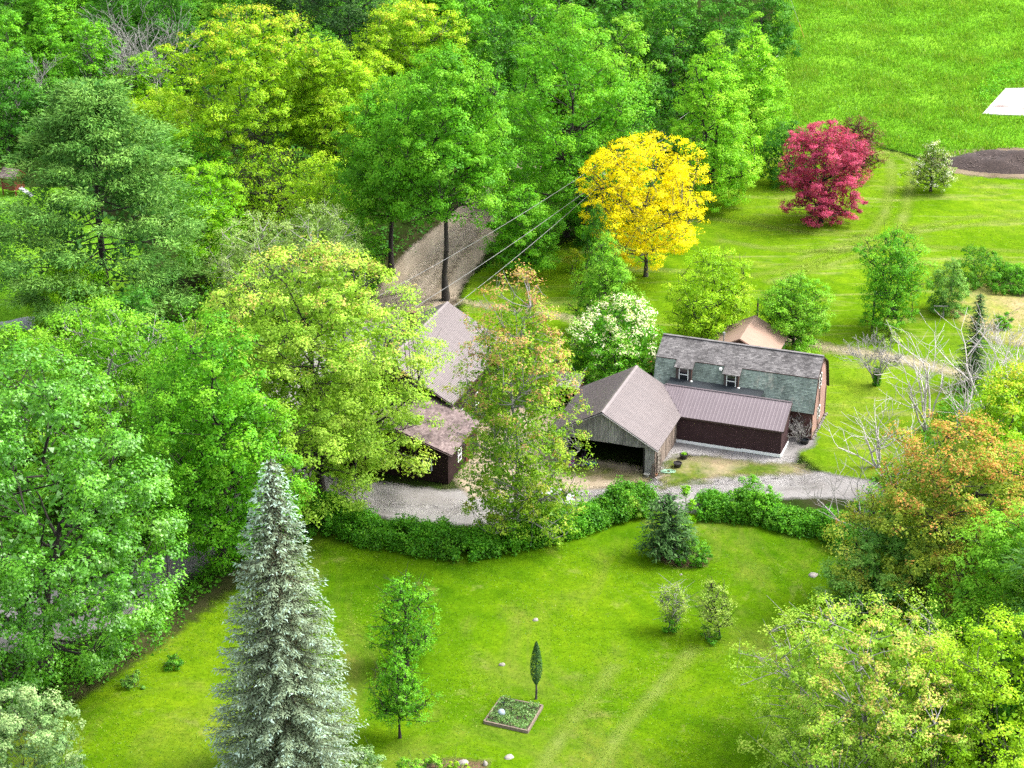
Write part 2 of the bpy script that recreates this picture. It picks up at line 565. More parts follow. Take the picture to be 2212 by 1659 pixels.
sheet('garden_plot', GP([(2050, 620), (2100, 608), (2300, 612), (2300, 760), (2150, 740), (2060, 690)]), 3 * Z,
      sheet_mat('plot_straw', grass_cols((0.18, 0.36, 0.02), (0.34, 0.40, 0.07), (0.52, 0.42, 0.20), (0.62, 0.46, 0.27), 0.46, 0.12), edge=1.2, soft=0.7), 0.4)
sheet('shaded_litter', GP([(80, 1500), (200, 1430), (330, 1340), (470, 1200), (560, 1160), (620, 1190), (480, 1290), (330, 1400), (160, 1510)]), 3 * Z, M['litter'])
sheet('planting_bed', GP([(1410, 1180), (1450, 1175), (1530, 1205), (1520, 1222), (1460, 1225), (1420, 1205)]), 3 * Z, M['mulch'], 0.3)
sheet('planting_bed', GP([(900, 1648), (960, 1640), (1050, 1646), (1040, 1700), (880, 1720)]), 3 * Z, M['mulch'], 0.3)


# ------------------------------------------------------------------ grass as real blades
def blades(name, poly, n, hgt, wid, mat, seed, hole=None, lean=0.4, label=None):
    r = rnd(seed)
    P = np.array(poly)
    lo, hi = P.min(0), P.max(0)
    pts = lo + (hi - lo) * r.rand(int(n * 1.6), 2)
    s = poly_sd(P, pts[:, 0], pts[:, 1])
    # thinner at the border, patchy inside
    patch = np.sin(pts[:, 0] * 0.31 + 2 * np.sin(pts[:, 1] * 0.17)) * np.cos(pts[:, 1] * 0.27 + np.sin(pts[:, 0] * 0.23) * 2)
    keep = (s < r.rand(len(s)) * 0.7) & (r.rand(len(s)) < 0.62 + 0.38 * patch)
    if hole is not None:
        for h in hole:
            keep &= poly_sd(np.array(h), pts[:, 0], pts[:, 1]) > 0.1
    pts = pts[keep][:n]
    patch = patch[keep][:n]
    n = len(pts)
    a = r.rand(n) * 2 * math.pi
    h = hgt * (0.5 + 0.8 * r.rand(n)) * (1 + 0.35 * patch)
    w = wid * (0.7 + 0.6 * r.rand(n))
    d = np.stack([np.cos(a), np.sin(a)], -1)
    b1 = np.concatenate([pts - d * w[:, None] / 2, np.zeros((n, 1))], 1)
    b2 = np.concatenate([pts + d * w[:, None] / 2, np.zeros((n, 1))], 1)
    l = r.randn(n, 2) * lean * h[:, None]
    t = np.concatenate([pts + l, h[:, None]], 1)
    V = np.stack([b1, b2, t], 1).reshape(-1, 3)
    V[:, 2] += 0.012
    T = np.arange(3 * n).reshape(-1, 3)
    tint = np.repeat(np.clip(0.5 + 0.22 * r.randn(n) + 0.2 * patch, 0, 1), 3)
    o = mesh_np(name, V, tris=T, mat=mat, attrs={'tint': tint})
    return props(o, None, None, None, 'stuff')


M['gb_meadow'] = leaf_mat('meadow_blade', [(0.1, (0.085, 0.22, 0.010)), (0.5, (0.135, 0.31, 0.018)), (0.85, (0.20, 0.37, 0.03)), (1.0, (0.25, 0.33, 0.05))], 0.35, 0.01)
M['gb_lawn'] = leaf_mat('lawn_blade', [(0.1, (0.06, 0.16, 0.003)), (0.5, (0.11, 0.23, 0.006)), (0.85, (0.17, 0.29, 0.010)), (1.0, (0.27, 0.31, 0.05))], 0.35, 0.01)
slab_poly = [G(2122, 248)[:2], G(2172, 193)[:2], G(2330, 190)[:2], G(2330, 256)[:2]]
mulch_poly = GP([(2085, 345), (2110, 330), (2170, 322), (2330, 315), (2330, 380), (2200, 378), (2130, 368)])
blades('tall_grass', GP([(1662, 286), (1645, 210), (1660, 80), (1710, -20), (2260, -20), (2260, 342), (2080, 345), (1990, 338), (1905, 314), (1850, 280)]), 110000, 0.42, 0.14, M['gb_meadow'], 5, [slab_poly, mulch_poly])
blades('short_grass', GP([(300, 1430), (560, 1240), (690, 1170), (900, 1215), (1000, 1225), (1250, 1180), (1390, 1130), (1520, 1110), (1640, 1120), (1780, 1165), (1900, 1330), (1800, 1700), (100, 1700), (150, 1530)]), 80000, 0.045, 0.07, M['gb_lawn'], 6, lean=1.3)
blades('short_grass', GP([(1010, 640), (1090, 565), (1260, 515), (1420, 430), (1660, 300), (1850, 285), (1990, 350), (2230, 352), (2230, 900), (1900, 1000), (1780, 900), (1700, 760), (1400, 720)]), 60000, 0.05, 0.09, M['gb_lawn'], 7, lean=1.3)

# ------------------------------------------------------------------ building materials
M['metal'] = plain('brown_metal_roof', (0.285, 0.235, 0.23), (0.20, 0.155, 0.15), 0.55, 0.42, 0.0, 0.6, 0.05, 0.01, (1.6, 1.6, 0.7), 8.0, 0.045)
M['metal_new'] = plain('mauve_metal_roof', (0.25, 0.195, 0.215), (0.21, 0.16, 0.175), 0.6, 0.42, 0.0, 0.6, 0.05, 0.01, (1.6, 1.6, 0.7), 8.0, 0.035)
M['trim_brown'] = plain('brown_trim', (0.10, 0.06, 0.055), (0.075, 0.045, 0.04), 4, 0.55)
M['wall_brown'] = plain('dark_brown_wall', (0.105, 0.060, 0.064), (0.085, 0.047, 0.050), 1.5, 0.8, spec=0.1, bump=0.05)
M['house_brown'] = plain('house_siding', (0.05, 0.028, 0.026), (0.036, 0.021, 0.019), 2.0, 0.8, spec=0.1)
M['white'] = plain('white_paint', (0.84, 0.86, 0.85), (0.74, 0.76, 0.75), 3, 0.5, kb=1.0)
M['glass'] = plain('window_glass', (0.02, 0.025, 0.03), (0.012, 0.015, 0.02), 0.8, 0.08, 0, 0.8, 0.0)
M['membrane'] = plain('dark_membrane', (0.028, 0.038, 0.048), (0.018, 0.024, 0.03), 1.3, 0.6)
M['plank'] = plain('weathered_plank', (0.62, 0.61, 0.58), (0.22, 0.215, 0.205), 3.0, 0.85, 0, 0.2, 0.5, 0.03, (3.5, 3.5, 0.55), 8.0, 0.22)
M['plank_warm'] = plain('brown_weathered_plank', (0.52, 0.42, 0.35), (0.13, 0.09, 0.07), 3.0, 0.85, 0, 0.2, 0.5, 0.03, (3.5, 3.5, 0.5), 8.0, 0.35)
M['dark_in'] = plain('dark_interior', (0.03, 0.028, 0.026), (0.02, 0.018, 0.017), 2, 0.9)  # near-black base puts the indoor shade of garage and shed into the colour
M['clap_red'] = plain('red_brown_clapboard', (0.20, 0.085, 0.075), (0.13, 0.055, 0.05), 1.5, 0.75, stretch=(1, 1, 3))
M['clap_pink'] = plain('pink_clapboard', (0.52, 0.30, 0.245), (0.38, 0.22, 0.18), 0.9, 0.8, stretch=(1, 1, 2))  # paler and pinker than the red-brown boards
M['corner'] = plain('faded_corner_board', (0.30, 0.155, 0.115), (0.22, 0.11, 0.08), 1.4, 0.75)
M['tan_roof'] = plain('tan_roll_roofing', (0.50, 0.335, 0.25), (0.42, 0.27, 0.20), 0.7, 0.85, bump=0.1)
M['concrete'] = plain('concrete', (0.80, 0.78, 0.76), (0.52, 0.46, 0.43), 0.35, 0.9, kb=0.62)
M['stone'] = plain('field_stone', (0.42, 0.38, 0.35), (0.24, 0.21, 0.19), 2.5, 0.85, bump=0.6, bdist=0.08)
M['pole'] = plain('pole_wood', (0.20, 0.14, 0.10), (0.11, 0.08, 0.06), 3, 0.85, stretch=(4, 4, 0.4))
M['galv'] = plain('galvanised_grey', (0.55, 0.56, 0.57), (0.45, 0.46, 0.48), 3, 0.4, 0.3)


def shingle_mat(name, base, alt, lichen, lich_amt=0.6, streak=True):
    base, alt, lichen = (kc(x, 0.54) for x in (base, alt, lichen))
    t = NT(name)
    a = t.attr('tint')
    c = t.ramp(a, [(0.0, tuple(x * 0.62 for x in base)), (0.5, base), (1.0, alt)])
    n = t.tex(1.1, 6.0, 0.7, (1.0, 1.0, 0.45) if streak else None)
    c = t.mix(t.rng(n, lich_amt, lich_amt + 0.12, 0, 0.85), c, lichen)
    n2 = t.tex(0.5, 4.0, 0.6, (1.8, 1.8, 0.25))
    k = t.ramp(n2, [(0.35, (0.6,) * 3), (0.6, (1.1,) * 3)])
    c = t.mix(1.0, c, k, 'MULTIPLY')
    return t.done(t.principled(c, 0.88, 0, 0.2))


M['sh_grey'] = shingle_mat('grey_shingles', (0.25, 0.235, 0.235), (0.36, 0.34, 0.335), (0.40, 0.39, 0.37), 0.68)
M['sh_green'] = shingle_mat('mossy_shingles', (0.36, 0.45, 0.395), (0.46, 0.56, 0.49), (0.62, 0.63, 0.54), 0.56)
M['sh_brown'] = shingle_mat('brown_shingles', (0.27, 0.20, 0.195), (0.36, 0.28, 0.27), (0.40, 0.34, 0.32), 0.72, False)
M['sh_shed'] = shingle_mat('pale_shakes', (0.42, 0.36, 0.35), (0.60, 0.54, 0.52), (0.55, 0.50, 0.44), 0.66, False)


def shingles(mb, A, along, up, length, height, expo, tab, seed, th=0.025, skip=None):
    """courses of overlapping tabs on the slope A + along*x + up*y"""
    r = rnd(seed)
    A, along, up = (np.array(q, float) for q in (A, along, up))
    n = np.cross(along, up)
    n /= np.linalg.norm(n)
    rows = int(round(height / expo))
    e = height / rows
    for i in range(rows):
        x = -r.rand() * tab
        while x < length:
            w = tab * (0.75 + 0.5 * r.rand())
            xa, xb = max(x, 0), min(x + w - 0.012, length)
            x += w
            if xb - xa < 0.04: continue
            if skip and skip((xa + xb) / 2, (i + 0.5) * e): continue
            y0, y1 = i * e - r.rand() * 0.012, (i + 1) * e + 0.03
            t2 = th * (0.7 + 0.6 * r.rand())
            a, b = A + along * xa + up * y0, A + along * xb + up * y0
            c, d = A + along * xb + up * min(y1, height), A + along * xa + up * min(y1, height)
            k0, k1 = n * (t2 + 0.004), n * 0.004
            mb.add([a, b, a + k0, b + k0, c + k1, d + k1], [(0, 1, 3, 2), (2, 3, 4, 5)], float(np.clip(0.5 + 0.26 * r.randn(), 0, 1)))


def ribbed_panel(mb, A, along, down, w, ln, ribs=4, rh=0.032, th=0.012):
    """a metal roofing sheet with raised ribs running down the slope"""
    A, along, down = (np.array(q, float) for q in (A, along, down))
    n = np.cross(down, along)
    n /= np.linalg.norm(n)
    if n[2] < 0: n = -n
    prof = []
    sp = w / ribs
    for i in range(ribs):
        x = i * sp
        prof += [(x, 0), (x + sp * 0.52, 0), (x + sp * 0.62, rh), (x + sp * 0.84, rh), (x + sp * 0.94, 0)]
    prof.append((w, 0))
    vs = []
    for x, h in prof: vs.append(A + along * x + n * h)
    for x, h in prof: vs.append(A + along * x + n * h + down * ln)
    k = len(prof)
    m = len(vs)
    for x in (0, w): vs.append(A + along * x - n * th)
    for x in (0, w): vs.append(A + along * x - n * th + down * ln)
    fs = [(i, i + 1, k + i + 1, k + i) for i in range(k - 1)]
    fs += [(m, m + 1, m + 3, m + 2)]
    fs += [(k, 2 * k - 1, m + 3, m + 2)]
    return mb.add(vs, fs)


def metal_slope(parent, A, B, C, D, mat, pw=0.92, name='roof_panel', ribs=4, rh=0.032):
    """A->B top edge, D->C bottom edge (local coordinates); each sheet is a part"""
    A, B, C, D = (np.array(q, float) for q in (A, B, C, D))
    ln = np.linalg.norm(B - A)
    al = (B - A) / ln
    dn = D - A
    dl = np.linalg.norm(dn)
    dn /= dl
    k = max(1, int(round(ln / pw)))
    w = ln / k
    mb = MB()
    ribbed_panel(mb, (0, 0, 0), al, dn, w - 0.004, dl, ribs, rh)
    proto = mb.build(name, mat, parent)
    proto.location = A
    for i in range(1, k):
        c = proto.copy()
        link(c, parent)
        c.location = A + al * w * i
    return proto


def building(name, label, cat, u, v):
    t = thing(name, label, cat, L(u, v), BA)
    return t, (lambda a, b, z: (a - u, b - v, z))


def window(parent, P0, du, h, w=0.9, depth_dir=(0, -1, 0), panes=2, frame=0.06):
    """sash window: P0 lower left corner, du unit direction along the wall"""
    P0, du, n = np.array(P0, float), np.array(du, float), np.array(depth_dir, float)
    up = np.array([0, 0, 1.0])
    f = MB()
    d = n * 0.06
    def bar(a, b, x, y):
        # rectangle from a to b in (along, up)
        q = [P0 + du * a + up * x, P0 + du * b + up * x, P0 + du * b + up * y, P0 + du * a + up * y]
        f.hexa([q[0] + d, q[1] + d, q[1] - n * 0.02, q[0] - n * 0.02, q[3] + d, q[2] + d, q[2] - n * 0.02, q[3] - n * 0.02])
    bar(0, w, 0, frame); bar(0, w, h - frame, h); bar(0, frame, frame, h - frame); bar(w - frame, w, frame, h - frame)
    fr = f.build('window', M['white'], parent)
    f = MB()
    bar(frame, w - frame, h / 2 - 0.03, h / 2 + 0.03)
    f.build('sash_rail', M['white'], fr)
    for y0, y1 in ((frame, h / 2 - 0.03), (h / 2 + 0.03, h - frame)):
        g = MB()
        q = [P0 + du * frame + up * y0, P0 + du * (w - frame) + up * y0, P0 + du * (w - frame) + up * y1, P0 + du * frame + up * y1]
        g.hexa([q[0] + n * 0.02, q[1] + n * 0.02, q[1], q[0], q[3] + n * 0.02, q[2] + n * 0.02, q[2], q[3]])
        g.build('pane', M['glass'], fr)
    return fr


def plankwall(parent, p0, du, n, length, topf, botf, width, mat, seed, th=0.03, name='plank'):
    """vertical boards, each a part of its own"""
    r = rnd(seed)
    p0, du, n = np.array(p0, float), np.array(du, float), np.array(n, float)
    x = 0.0
    while x < length - 0.05:
        w = width * (0.8 + 0.45 * r.rand())
        xb = min(x + w, length)
        a, b = x + 0.006, xb - 0.006
        off = n * r.rand() * 0.018
        z = [botf(a) + r.rand() * 0.03, botf(b) + r.rand() * 0.03, topf(b), topf(a)]
        q0, q1 = p0 + du * a + off, p0 + du * b + off
        up = np.array([0, 0, 1.0])
        MB().hexa([q0 + up * z[0], q1 + up * z[1], q1 + up * z[1] + n * th, q0 + up * z[0] + n * th,
                   q0 + up * z[3], q1 + up * z[2], q1 + up * z[2] + n * th, q0 + up * z[3] + n * th]).build(name, mat, parent)
        x = xb


def clap(mb, p0, du, n, rows_z, ext, th=0.022):
    """rows of lapped boards; ext(z) -> (a, b) extent along du"""
    p0, du, n = (np.array(q, float) for q in (p0, du, n))
    up = np.array([0, 0, 1.0])
    for z0, z1 in zip(rows_z[:-1], rows_z[1:]):
        a, b = ext((z0 + z1) / 2)
        if b - a < 0.05: continue
        q0, q1 = p0 + du * a, p0 + du * b
        mb.add([q0 + up * z0 + n * th, q1 + up * z0 + n * th, q1 + up * z1, q0 + up * z1, q0 + up * z0, q1 + up * z0],
               [(0, 1, 2, 3), (4, 5, 1, 0)])


# ------------------------------------------------------------------ gambrel barn
def make_barn():
    t, q = building('barn', 'long gambrel roofed barn with mossy green lower slope, grey upper shingles and two small dormers', 'barn', -7.2, 2.95)
    LN = 14.4
    W = 5.9
    prof = [(-0.35, 2.72), (0.8, 5.62), (2.95, 6.88), (5.1, 5.62), (6.25, 2.72)]
    # walls
    def ext_v(z):
        pts = prof
        if z < 2.85: return (0.0, W)
        if z < 5.62:
            s = (z - 2.72) / (5.62 - 2.72) * 1.15 - 0.35 + 0.06
        else:
            s = 0.8 + (z - 5.62) / (6.88 - 5.62) * 2.15 + 0.06
        return (max(s, 0.0), min(W - s, W))
    core = MB()
    outline = [(0.03, 0), (0.03, 3.2), (0.95, 5.5), (2.95, 6.68), (4.95, 5.5), (5.87, 3.2), (5.87, 0)]
    k = len(outline)
    vs = [q(-LN + 0.03, s, z) for s, z in outline] + [q(-0.03, s, z) for s, z in outline]
    fs = [tuple(range(k)), tuple(range(k, 2 * k))[::-1]] + [(i, (i + 1) % k, k + (i + 1) % k, k + i) for i in range(k)]
    core.add(vs, fs).build('wall', M['clap_red'], t)
    rows = list(np.arange(0.05, 6.85, 0.14))
    c = MB()
    clap(c, q(-0.03, 0, 0), (0, 1, 0), (1, 0, 0), rows, ext_v)
    c.build('gable_clapboards', M['clap_pink'], t, kind='stuff')
    c = MB()
    clap(c, q(-LN, 0.03, 0), (1, 0, 0), (0, -1, 0), list(np.arange(0.05, 2.75, 0.14)), lambda z: (0, LN))
    c.build('front_clapboards', M['clap_red'], t, kind='stuff')
    c = MB()
    clap(c, q(0, W - 0.03, 0), (-1, 0, 0), (0, 1, 0), list(np.arange(0.05, 2.75, 0.14)), lambda z: (0, LN))
    clap(c, q(-LN + 0.03, W, 0), (0, -1, 0), (-1, 0, 0), rows, ext_v)
    c.build('rear_clapboards', M['clap_red'], t, kind='stuff')
    # corner boards and rake trim
    MB().box(*[x for x in (7.2 - 0.02, 7.2 + 0.05)], -2.97, -2.75, 0, 2.8).build('corner_board', M['corner'], t)
    MB().box(7.2 - 0.02, 7.2 + 0.05, 2.75, 2.97, 0, 2.8).build('corner_board', M['corner'], t)
    MB().box(7.2 + 0.052, 7.2 + 0.12, -0.55, -0.45, 0, 6.0).build('downspout', M['trim_brown'], t)
    for (s0, z0), (s1, z1) in zip(prof[:-1], prof[1:]):
        MB().beam(q(0.12, s0, z0 - 0.1), q(0.12, s1, z1 - 0.1), 0.04, 0.2, up=(1, 0, 0.01)).build('rake_board', M['trim_brown'], t)
    # decks under the shingles
    x0, x1 = -LN - 0.15, 0.15
    d = MB()
    for (s0, z0), (s1, z1) in zip(prof[:-1], prof[1:]):
        d.slab(q(x0, s0, z0), q(x1, s0, z0), q(x1, s1, z1), q(x0, s1, z1), 0.07)
    d.build('roof_deck', M['trim_brown'], t)
    def slope(i, rev, mat, seed, name, tab=0.3, e=0.14):
        (s0, z0), (s1, z1) = (prof[i], prof[i + 1]) if not rev else (prof[i + 1], prof[i])
        A = np.array(q(x0 if not rev else x1, s0, z0))
        B = np.array(q(x0 if not rev else x1, s1, z1))
        up = B - A
        h = np.linalg.norm(up)
        mb = MB()
        shingles(mb, A, (1 if not rev else -1, 0, 0), up / h, x1 - x0, h, e, tab, seed)
        mb.build(name, mat, t, kind='stuff')
    slope(0, False, M['sh_green'], 11, 'lower_shingles')
    slope(1, False, M['sh_grey'], 12, 'upper_shingles')
    slope(2, True, M['sh_grey'], 13, 'rear_upper_shingles', 0.5, 0.25)
    slope(3, True, M['sh_green'], 14, 'rear_lower_shingles', 0.5, 0.25)
    MB().beam(q(x0, 2.95, 6.93), q(x1, 2.95, 6.93), 0.26, 0.05).build('ridge_cap', M['sh_grey'], t)
    for a, b in ((x0, -12.65), (-11.1, -8.3), (-6.7, x1)):
        MB().beam(q(a, 0.77, 5.60), q(b, 0.77, 5.60), 0.06, 0.06).build('break_flashing', M['trim_brown'], t)
    # dormers
    for u0, u1, sd_ in ((-12.5, -11.05, 21), (-8.1, -6.75, 22)):
        w = MB()
        # body wedge: face at s=0.08
        a = [q(u0, 0.08, 3.75), q(u1, 0.08, 3.75), q(u1, 0.08, 5.22), q(u0, 0.08, 5.22)]
        b = [q(u0, 0.75, 3.75), q(u1, 0.75, 3.75), q(u1, 0.75, 5.5), q(u0, 0.75, 5.5)]
        w.hexa([a[0], a[1], b[1], b[0], a[3], a[2], b[2], b[3]])
        dm = w.build('dormer', plain('dormer_siding', (0.16, 0.125, 0.12), (0.10, 0.075, 0.07), 2), t)
        A = np.array(q(u0 - 0.12, -0.12, 5.22)); B = np.array(q(u0 - 0.12, 0.86, 5.68))
        up = B - A; h = np.linalg.norm(up); up /= h
        MB().slab(A, A + np.array([u1 - u0 + 0.24, 0, 0]), B + np.array([u1 - u0 + 0.24, 0, 0]), B, 0.06).build('dormer_deck', M['trim_brown'], dm)
        s = MB(); shingles(s, A, (1, 0, 0), up, u1 - u0 + 0.24, h, 0.14, 0.3, sd_)
        s.build('dormer_shingles', M['sh_grey'], dm, kind='stuff')
        window(t, q((u0 + u1) / 2 - 0.43, 0.075, 3.95), (1, 0, 0), 1.2, 0.86)
        MB().tube([q(u1 + 0.02, 0.0, 5.1), q(u1 + 0.02, -0.05, 4.2), q(u1 - 0.1, -0.15, 4.05)], 0.035, 6).build('vent_pipe', M['corner'], t)
        MB().box(*[q(u1 + 0.0, 0, 0)[0], q(u1 + 0.16, 0, 0)[0]], q(0, -0.22, 0)[1], q(0, -0.05, 0)[1], 3.98, 4.12).build('flood_light', M['white'], t)
    MB().box(q(-8.62, 0, 0)[0], q(-8.42, 0, 0)[0], q(0, 0.38, 0)[1], q(0, 0.62, 0)[1], 5.28, 5.46).build('roof_vent', M['white'], t)
    # flat membrane link roof to the shed
    MB().slab(q(-13.0, -1.42, 3.88), q(-4.45, -1.42, 3.88), q(-4.45, 0.18, 4.08), q(-13.0, 0.18, 4.08), 0.1).build('link_roof', M['membrane'], t)
    # gable window and foundation
    window(t, q(0.02, 2.1, 4.1), (0, 1, 0), 1.2, 1.0, (1, 0, 0))
    window(t, q(0.02, 2.3, 1.0), (0, 1, 0), 1.1, 0.9, (1, 0, 0))
    r = rnd(3)
    for i in range(16):
        v = 0.2 + i * 0.37
        x, y, z = q(0.12 + 0.1 * r.rand(), v, 0)
        s = 0.11 + 0.08 * r.rand()
        MB().lathe((x, y, 0), [(s * 0.8, 0), (s, s * 0.4), (s * 0.7, s * 0.9), (s * 0.2, s)], 7).build('foundation_stone', M['stone'], t)
    return t


make_barn()


# ------------------------------------------------------------------ brown lean-to shed with white sill
def make_leanto():
    t, q = building('lean_to_shed', 'long dark brown shed with mauve metal roof and white sill boards, joined to the garage', 'shed', -6.3, -2.9)
    u0, u1, v0, v1 = -11.1, -1.73, -4.31, -1.42
    zf, zb = 2.5, 3.86
    k = MB()
    vs = [q(u0, v0, 0.14), q(u1, v0, 0.14), q(u1, v1, 0.14), q(u0, v1, 0.14), q(u0, v0, zf), q(u1, v0, zf), q(u1, v1, zb), q(u0, v1, zb)]
    k.hexa(vs).build('wall', M['wall_brown'], t)
    # sheets of siding, slightly proud, with joints
    n = 8
    w = (u1 - u0) / n
    for i in range(n):
        MB().box(q(u0 + i * w + 0.004, 0, 0)[0], q(u0 + (i + 1) * w - 0.004, 0, 0)[0], q(0, v0 - 0.03, 0)[1], q(0, v0 + 0.12, 0)[1], 0.16, zf - 0.02).build('wall_panel', M['wall_brown'], t)
    x0, xm, x1 = q(u0, 0, 0)[0], q(u0 + 5.9, 0, 0)[0], q(u1 + 0.06, 0, 0)[0]
    y = q(0, v0, 0)[1]
    MB().box(x0, xm, y - 0.07, y + 0.05, 0.01, 0.27).build('sill_board', M['white'], t)
    MB().box(xm, x1, y - 0.085, y + 0.05, 0.05, 0.33).build('sill_board', M['white'], t)
    MB().box(x1 - 0.2, x1 + 0.01, y + 0.052, q(0, v1, 0)[1], 0.05, 0.3).build('sill_board', M['white'], t)
    # roof
    sl = (4.03 - 2.6) / (-1.45 + 4.5)
    zz = lambda v: 2.6 + sl * (v + 4.5)
    ur = -1.55
    metal_slope(t, q(-11.05, -1.45, zz(-1.45)), q(ur, -1.45, zz(-1.45)), q(ur, -4.5, 2.6), q(-11.05, -4.5, 2.6), M['metal_new'], 0.95, ribs=3, rh=0.008)
    # cut sheets running into the valley of the garage roof
    for i in range(5):
        a = -11.05 - 0.48 * (i + 1)
        zg = 5.42 - 0.56 * (a + 15.75) - 0.06
        v = max(-4.5, (zg - 2.6) / sl - 4.5 - 0.25)
        if v > -1.6: continue
        A = np.array(q(a, -1.45, zz(-1.45)))
        D = np.array(q(a, v, zz(v)))
        m = MB()
        dn = D - A
        ribbed_panel(m, A, (1, 0, 0), dn / np.linalg.norm(dn), 0.476, np.linalg.norm(dn), 2)
        m.build('valley_panel', M['metal_new'], t)
    MB().box(q(-10.65, 0, 0)[0], q(ur, 0, 0)[0], q(0, -4.53, 0)[1], q(0, -4.49, 0)[1], 2.44, 2.6).build('fascia', M['trim_brown'], t)
    MB().slab(q(-11.0, -4.48, 2.44), q(-11.0, -4.34, 2.44), q(ur, -4.34, 2.44), q(ur, -4.48, 2.44), 0.02).build('soffit', M['trim_brown'], t)
    MB().beam(q(ur + 0.02, -4.5, 2.56), q(ur + 0.02, -1.45, zz(-1.45) - 0.04), 0.04, 0.16).build('rake_board', M['trim_brown'], t)
    MB().beam(q(-13.0, -1.42, zz(-1.42) + 0.04), q(ur, -1.42, zz(-1.42) + 0.04), 0.14, 0.03).build('ridge_cap', M['metal_new'], t)
    return t


make_leanto()


# ------------------------------------------------------------------ grey plank garage
def make_garage():
    t, q = building('open_garage', 'open fronted garage of grey weathered planks under a ribbed metal gable roof', 'garage', -15.75, -6.5)
    uL, uR, vF, vB = -20.3, -11.12, -11.28, -1.5
    ur, zr, ze = -15.75, 5.42, 2.6
    top = lambda u: zr - 0.56 * abs(u - ur) - 0.10
    # front wall boards (opening from -18.8 to -11.95, 2.42 high)
    plankwall(t, q(uL, vF, 0), (1, 0, 0), (0, -1, 0), 1.5, lambda x: top(uL + x), lambda x: 0.02, 0.26, M['plank'], 1)
    plankwall(t, q(-18.8, vF, 0), (1, 0, 0), (0, -1, 0), 6.85, lambda x: top(-18.8 + x), lambda x: 2.44 + 0.02 * math.sin(x * 2), 0.25, M['plank'], 2)
    plankwall(t, q(-11.95, vF, 0), (1, 0, 0), (0, -1, 0), 0.83, lambda x: top(-11.95 + x), lambda x: 0.02, 0.27, M['plank'], 3)
    plankwall(t, q(uR, vF, 0), (0, 1, 0), (1, 0, 0), 6.95, lambda x: top(uR) - 0.02, lambda x: 0.02 + 0.05 * (math.sin(x * 3.1) > 0.3), 0.24, M['plank_warm'], 4)
    plankwall(t, q(uL, vF, 0), (0, 1, 0), (-1, 0, 0), 9.7, lambda x: top(uL) - 0.02, lambda x: 0.02, 0.3, M['plank'], 5)
    plankwall(t, q(uL, vB, 0), (1, 0, 0), (0, 1, 0), 9.18, lambda x: top(uL + x), lambda x: 0.02, 0.3, M['plank'], 6)
    m = MB()
    for u in (uL + 0.1, -18.7, -12.05, uR - 0.1):
        m = MB(); m.beam(q(u, vF + 0.1, 0), q(u, vF + 0.1, top(u) - 0.05), 0.16, 0.16); m.build('post', M['dark_in'], t)
    MB().beam(q(-18.8, vF + 0.1, 2.52), q(-11.95, vF + 0.1, 2.52), 0.14, 0.2).build('lintel', M['dark_in'], t)
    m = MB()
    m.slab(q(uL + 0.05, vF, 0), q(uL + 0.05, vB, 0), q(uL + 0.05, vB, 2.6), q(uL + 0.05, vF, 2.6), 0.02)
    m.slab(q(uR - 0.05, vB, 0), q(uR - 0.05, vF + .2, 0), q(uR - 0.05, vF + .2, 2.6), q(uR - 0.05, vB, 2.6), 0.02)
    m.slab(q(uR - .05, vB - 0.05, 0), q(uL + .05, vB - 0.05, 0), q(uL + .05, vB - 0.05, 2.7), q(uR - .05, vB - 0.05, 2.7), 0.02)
    m.build('shade_lining', M['dark_in'], t)
    # rafters
    for i in range(9):
        v = vF + 0.3 + i * 1.15
        MB().beam(q(uL, v, top(uL) - 0.1), q(ur, v, zr - 0.22), 0.05, 0.14).beam(q(ur, v, zr - 0.22), q(uR, v, top(uR) - 0.1), 0.05, 0.14).build('rafter', M['dark_in'], t)
    # roof
    f, b = vF - 0.42, -1.40
    eR, eL = ur + 5.05, ur - 5.05
    metal_slope(t, q(ur, f, zr), q(ur, b, zr), q(eR, b, ze), q(eR, f, ze), M['metal'], 0.92)
    metal_slope(t, q(ur, b, zr), q(ur, f, zr), q(eL, f, ze), q(eL, b, ze), M['metal'], 0.92)
    MB().slab(q(ur - 0.2, f - 0.02, zr - 0.07), q(ur, f - 0.02, zr + 0.045), q(ur, b + .02, zr + 0.045), q(ur - 0.2, b + .02, zr - 0.07), -0.012)\
        .slab(q(ur, f - 0.02, zr + 0.045), q(ur + 0.2, f - 0.02, zr - 0.07), q(ur + 0.2, b + .02, zr - 0.07), q(ur, b + .02, zr + 0.045), -0.012).build('ridge_cap', M['metal'], t)
    for e in (eR, eL):
        MB().beam(q(ur, f + 0.03, zr - 0.12), q(e, f + 0.03, ze - 0.12), 0.05, 0.2, up=(0, 1, 0.01)).build('rake_board', M['plank'], t)
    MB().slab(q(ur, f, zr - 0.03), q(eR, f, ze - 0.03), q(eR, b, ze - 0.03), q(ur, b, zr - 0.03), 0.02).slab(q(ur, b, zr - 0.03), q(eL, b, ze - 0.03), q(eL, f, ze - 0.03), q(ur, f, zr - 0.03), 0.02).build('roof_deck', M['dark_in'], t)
    return t


make_garage()


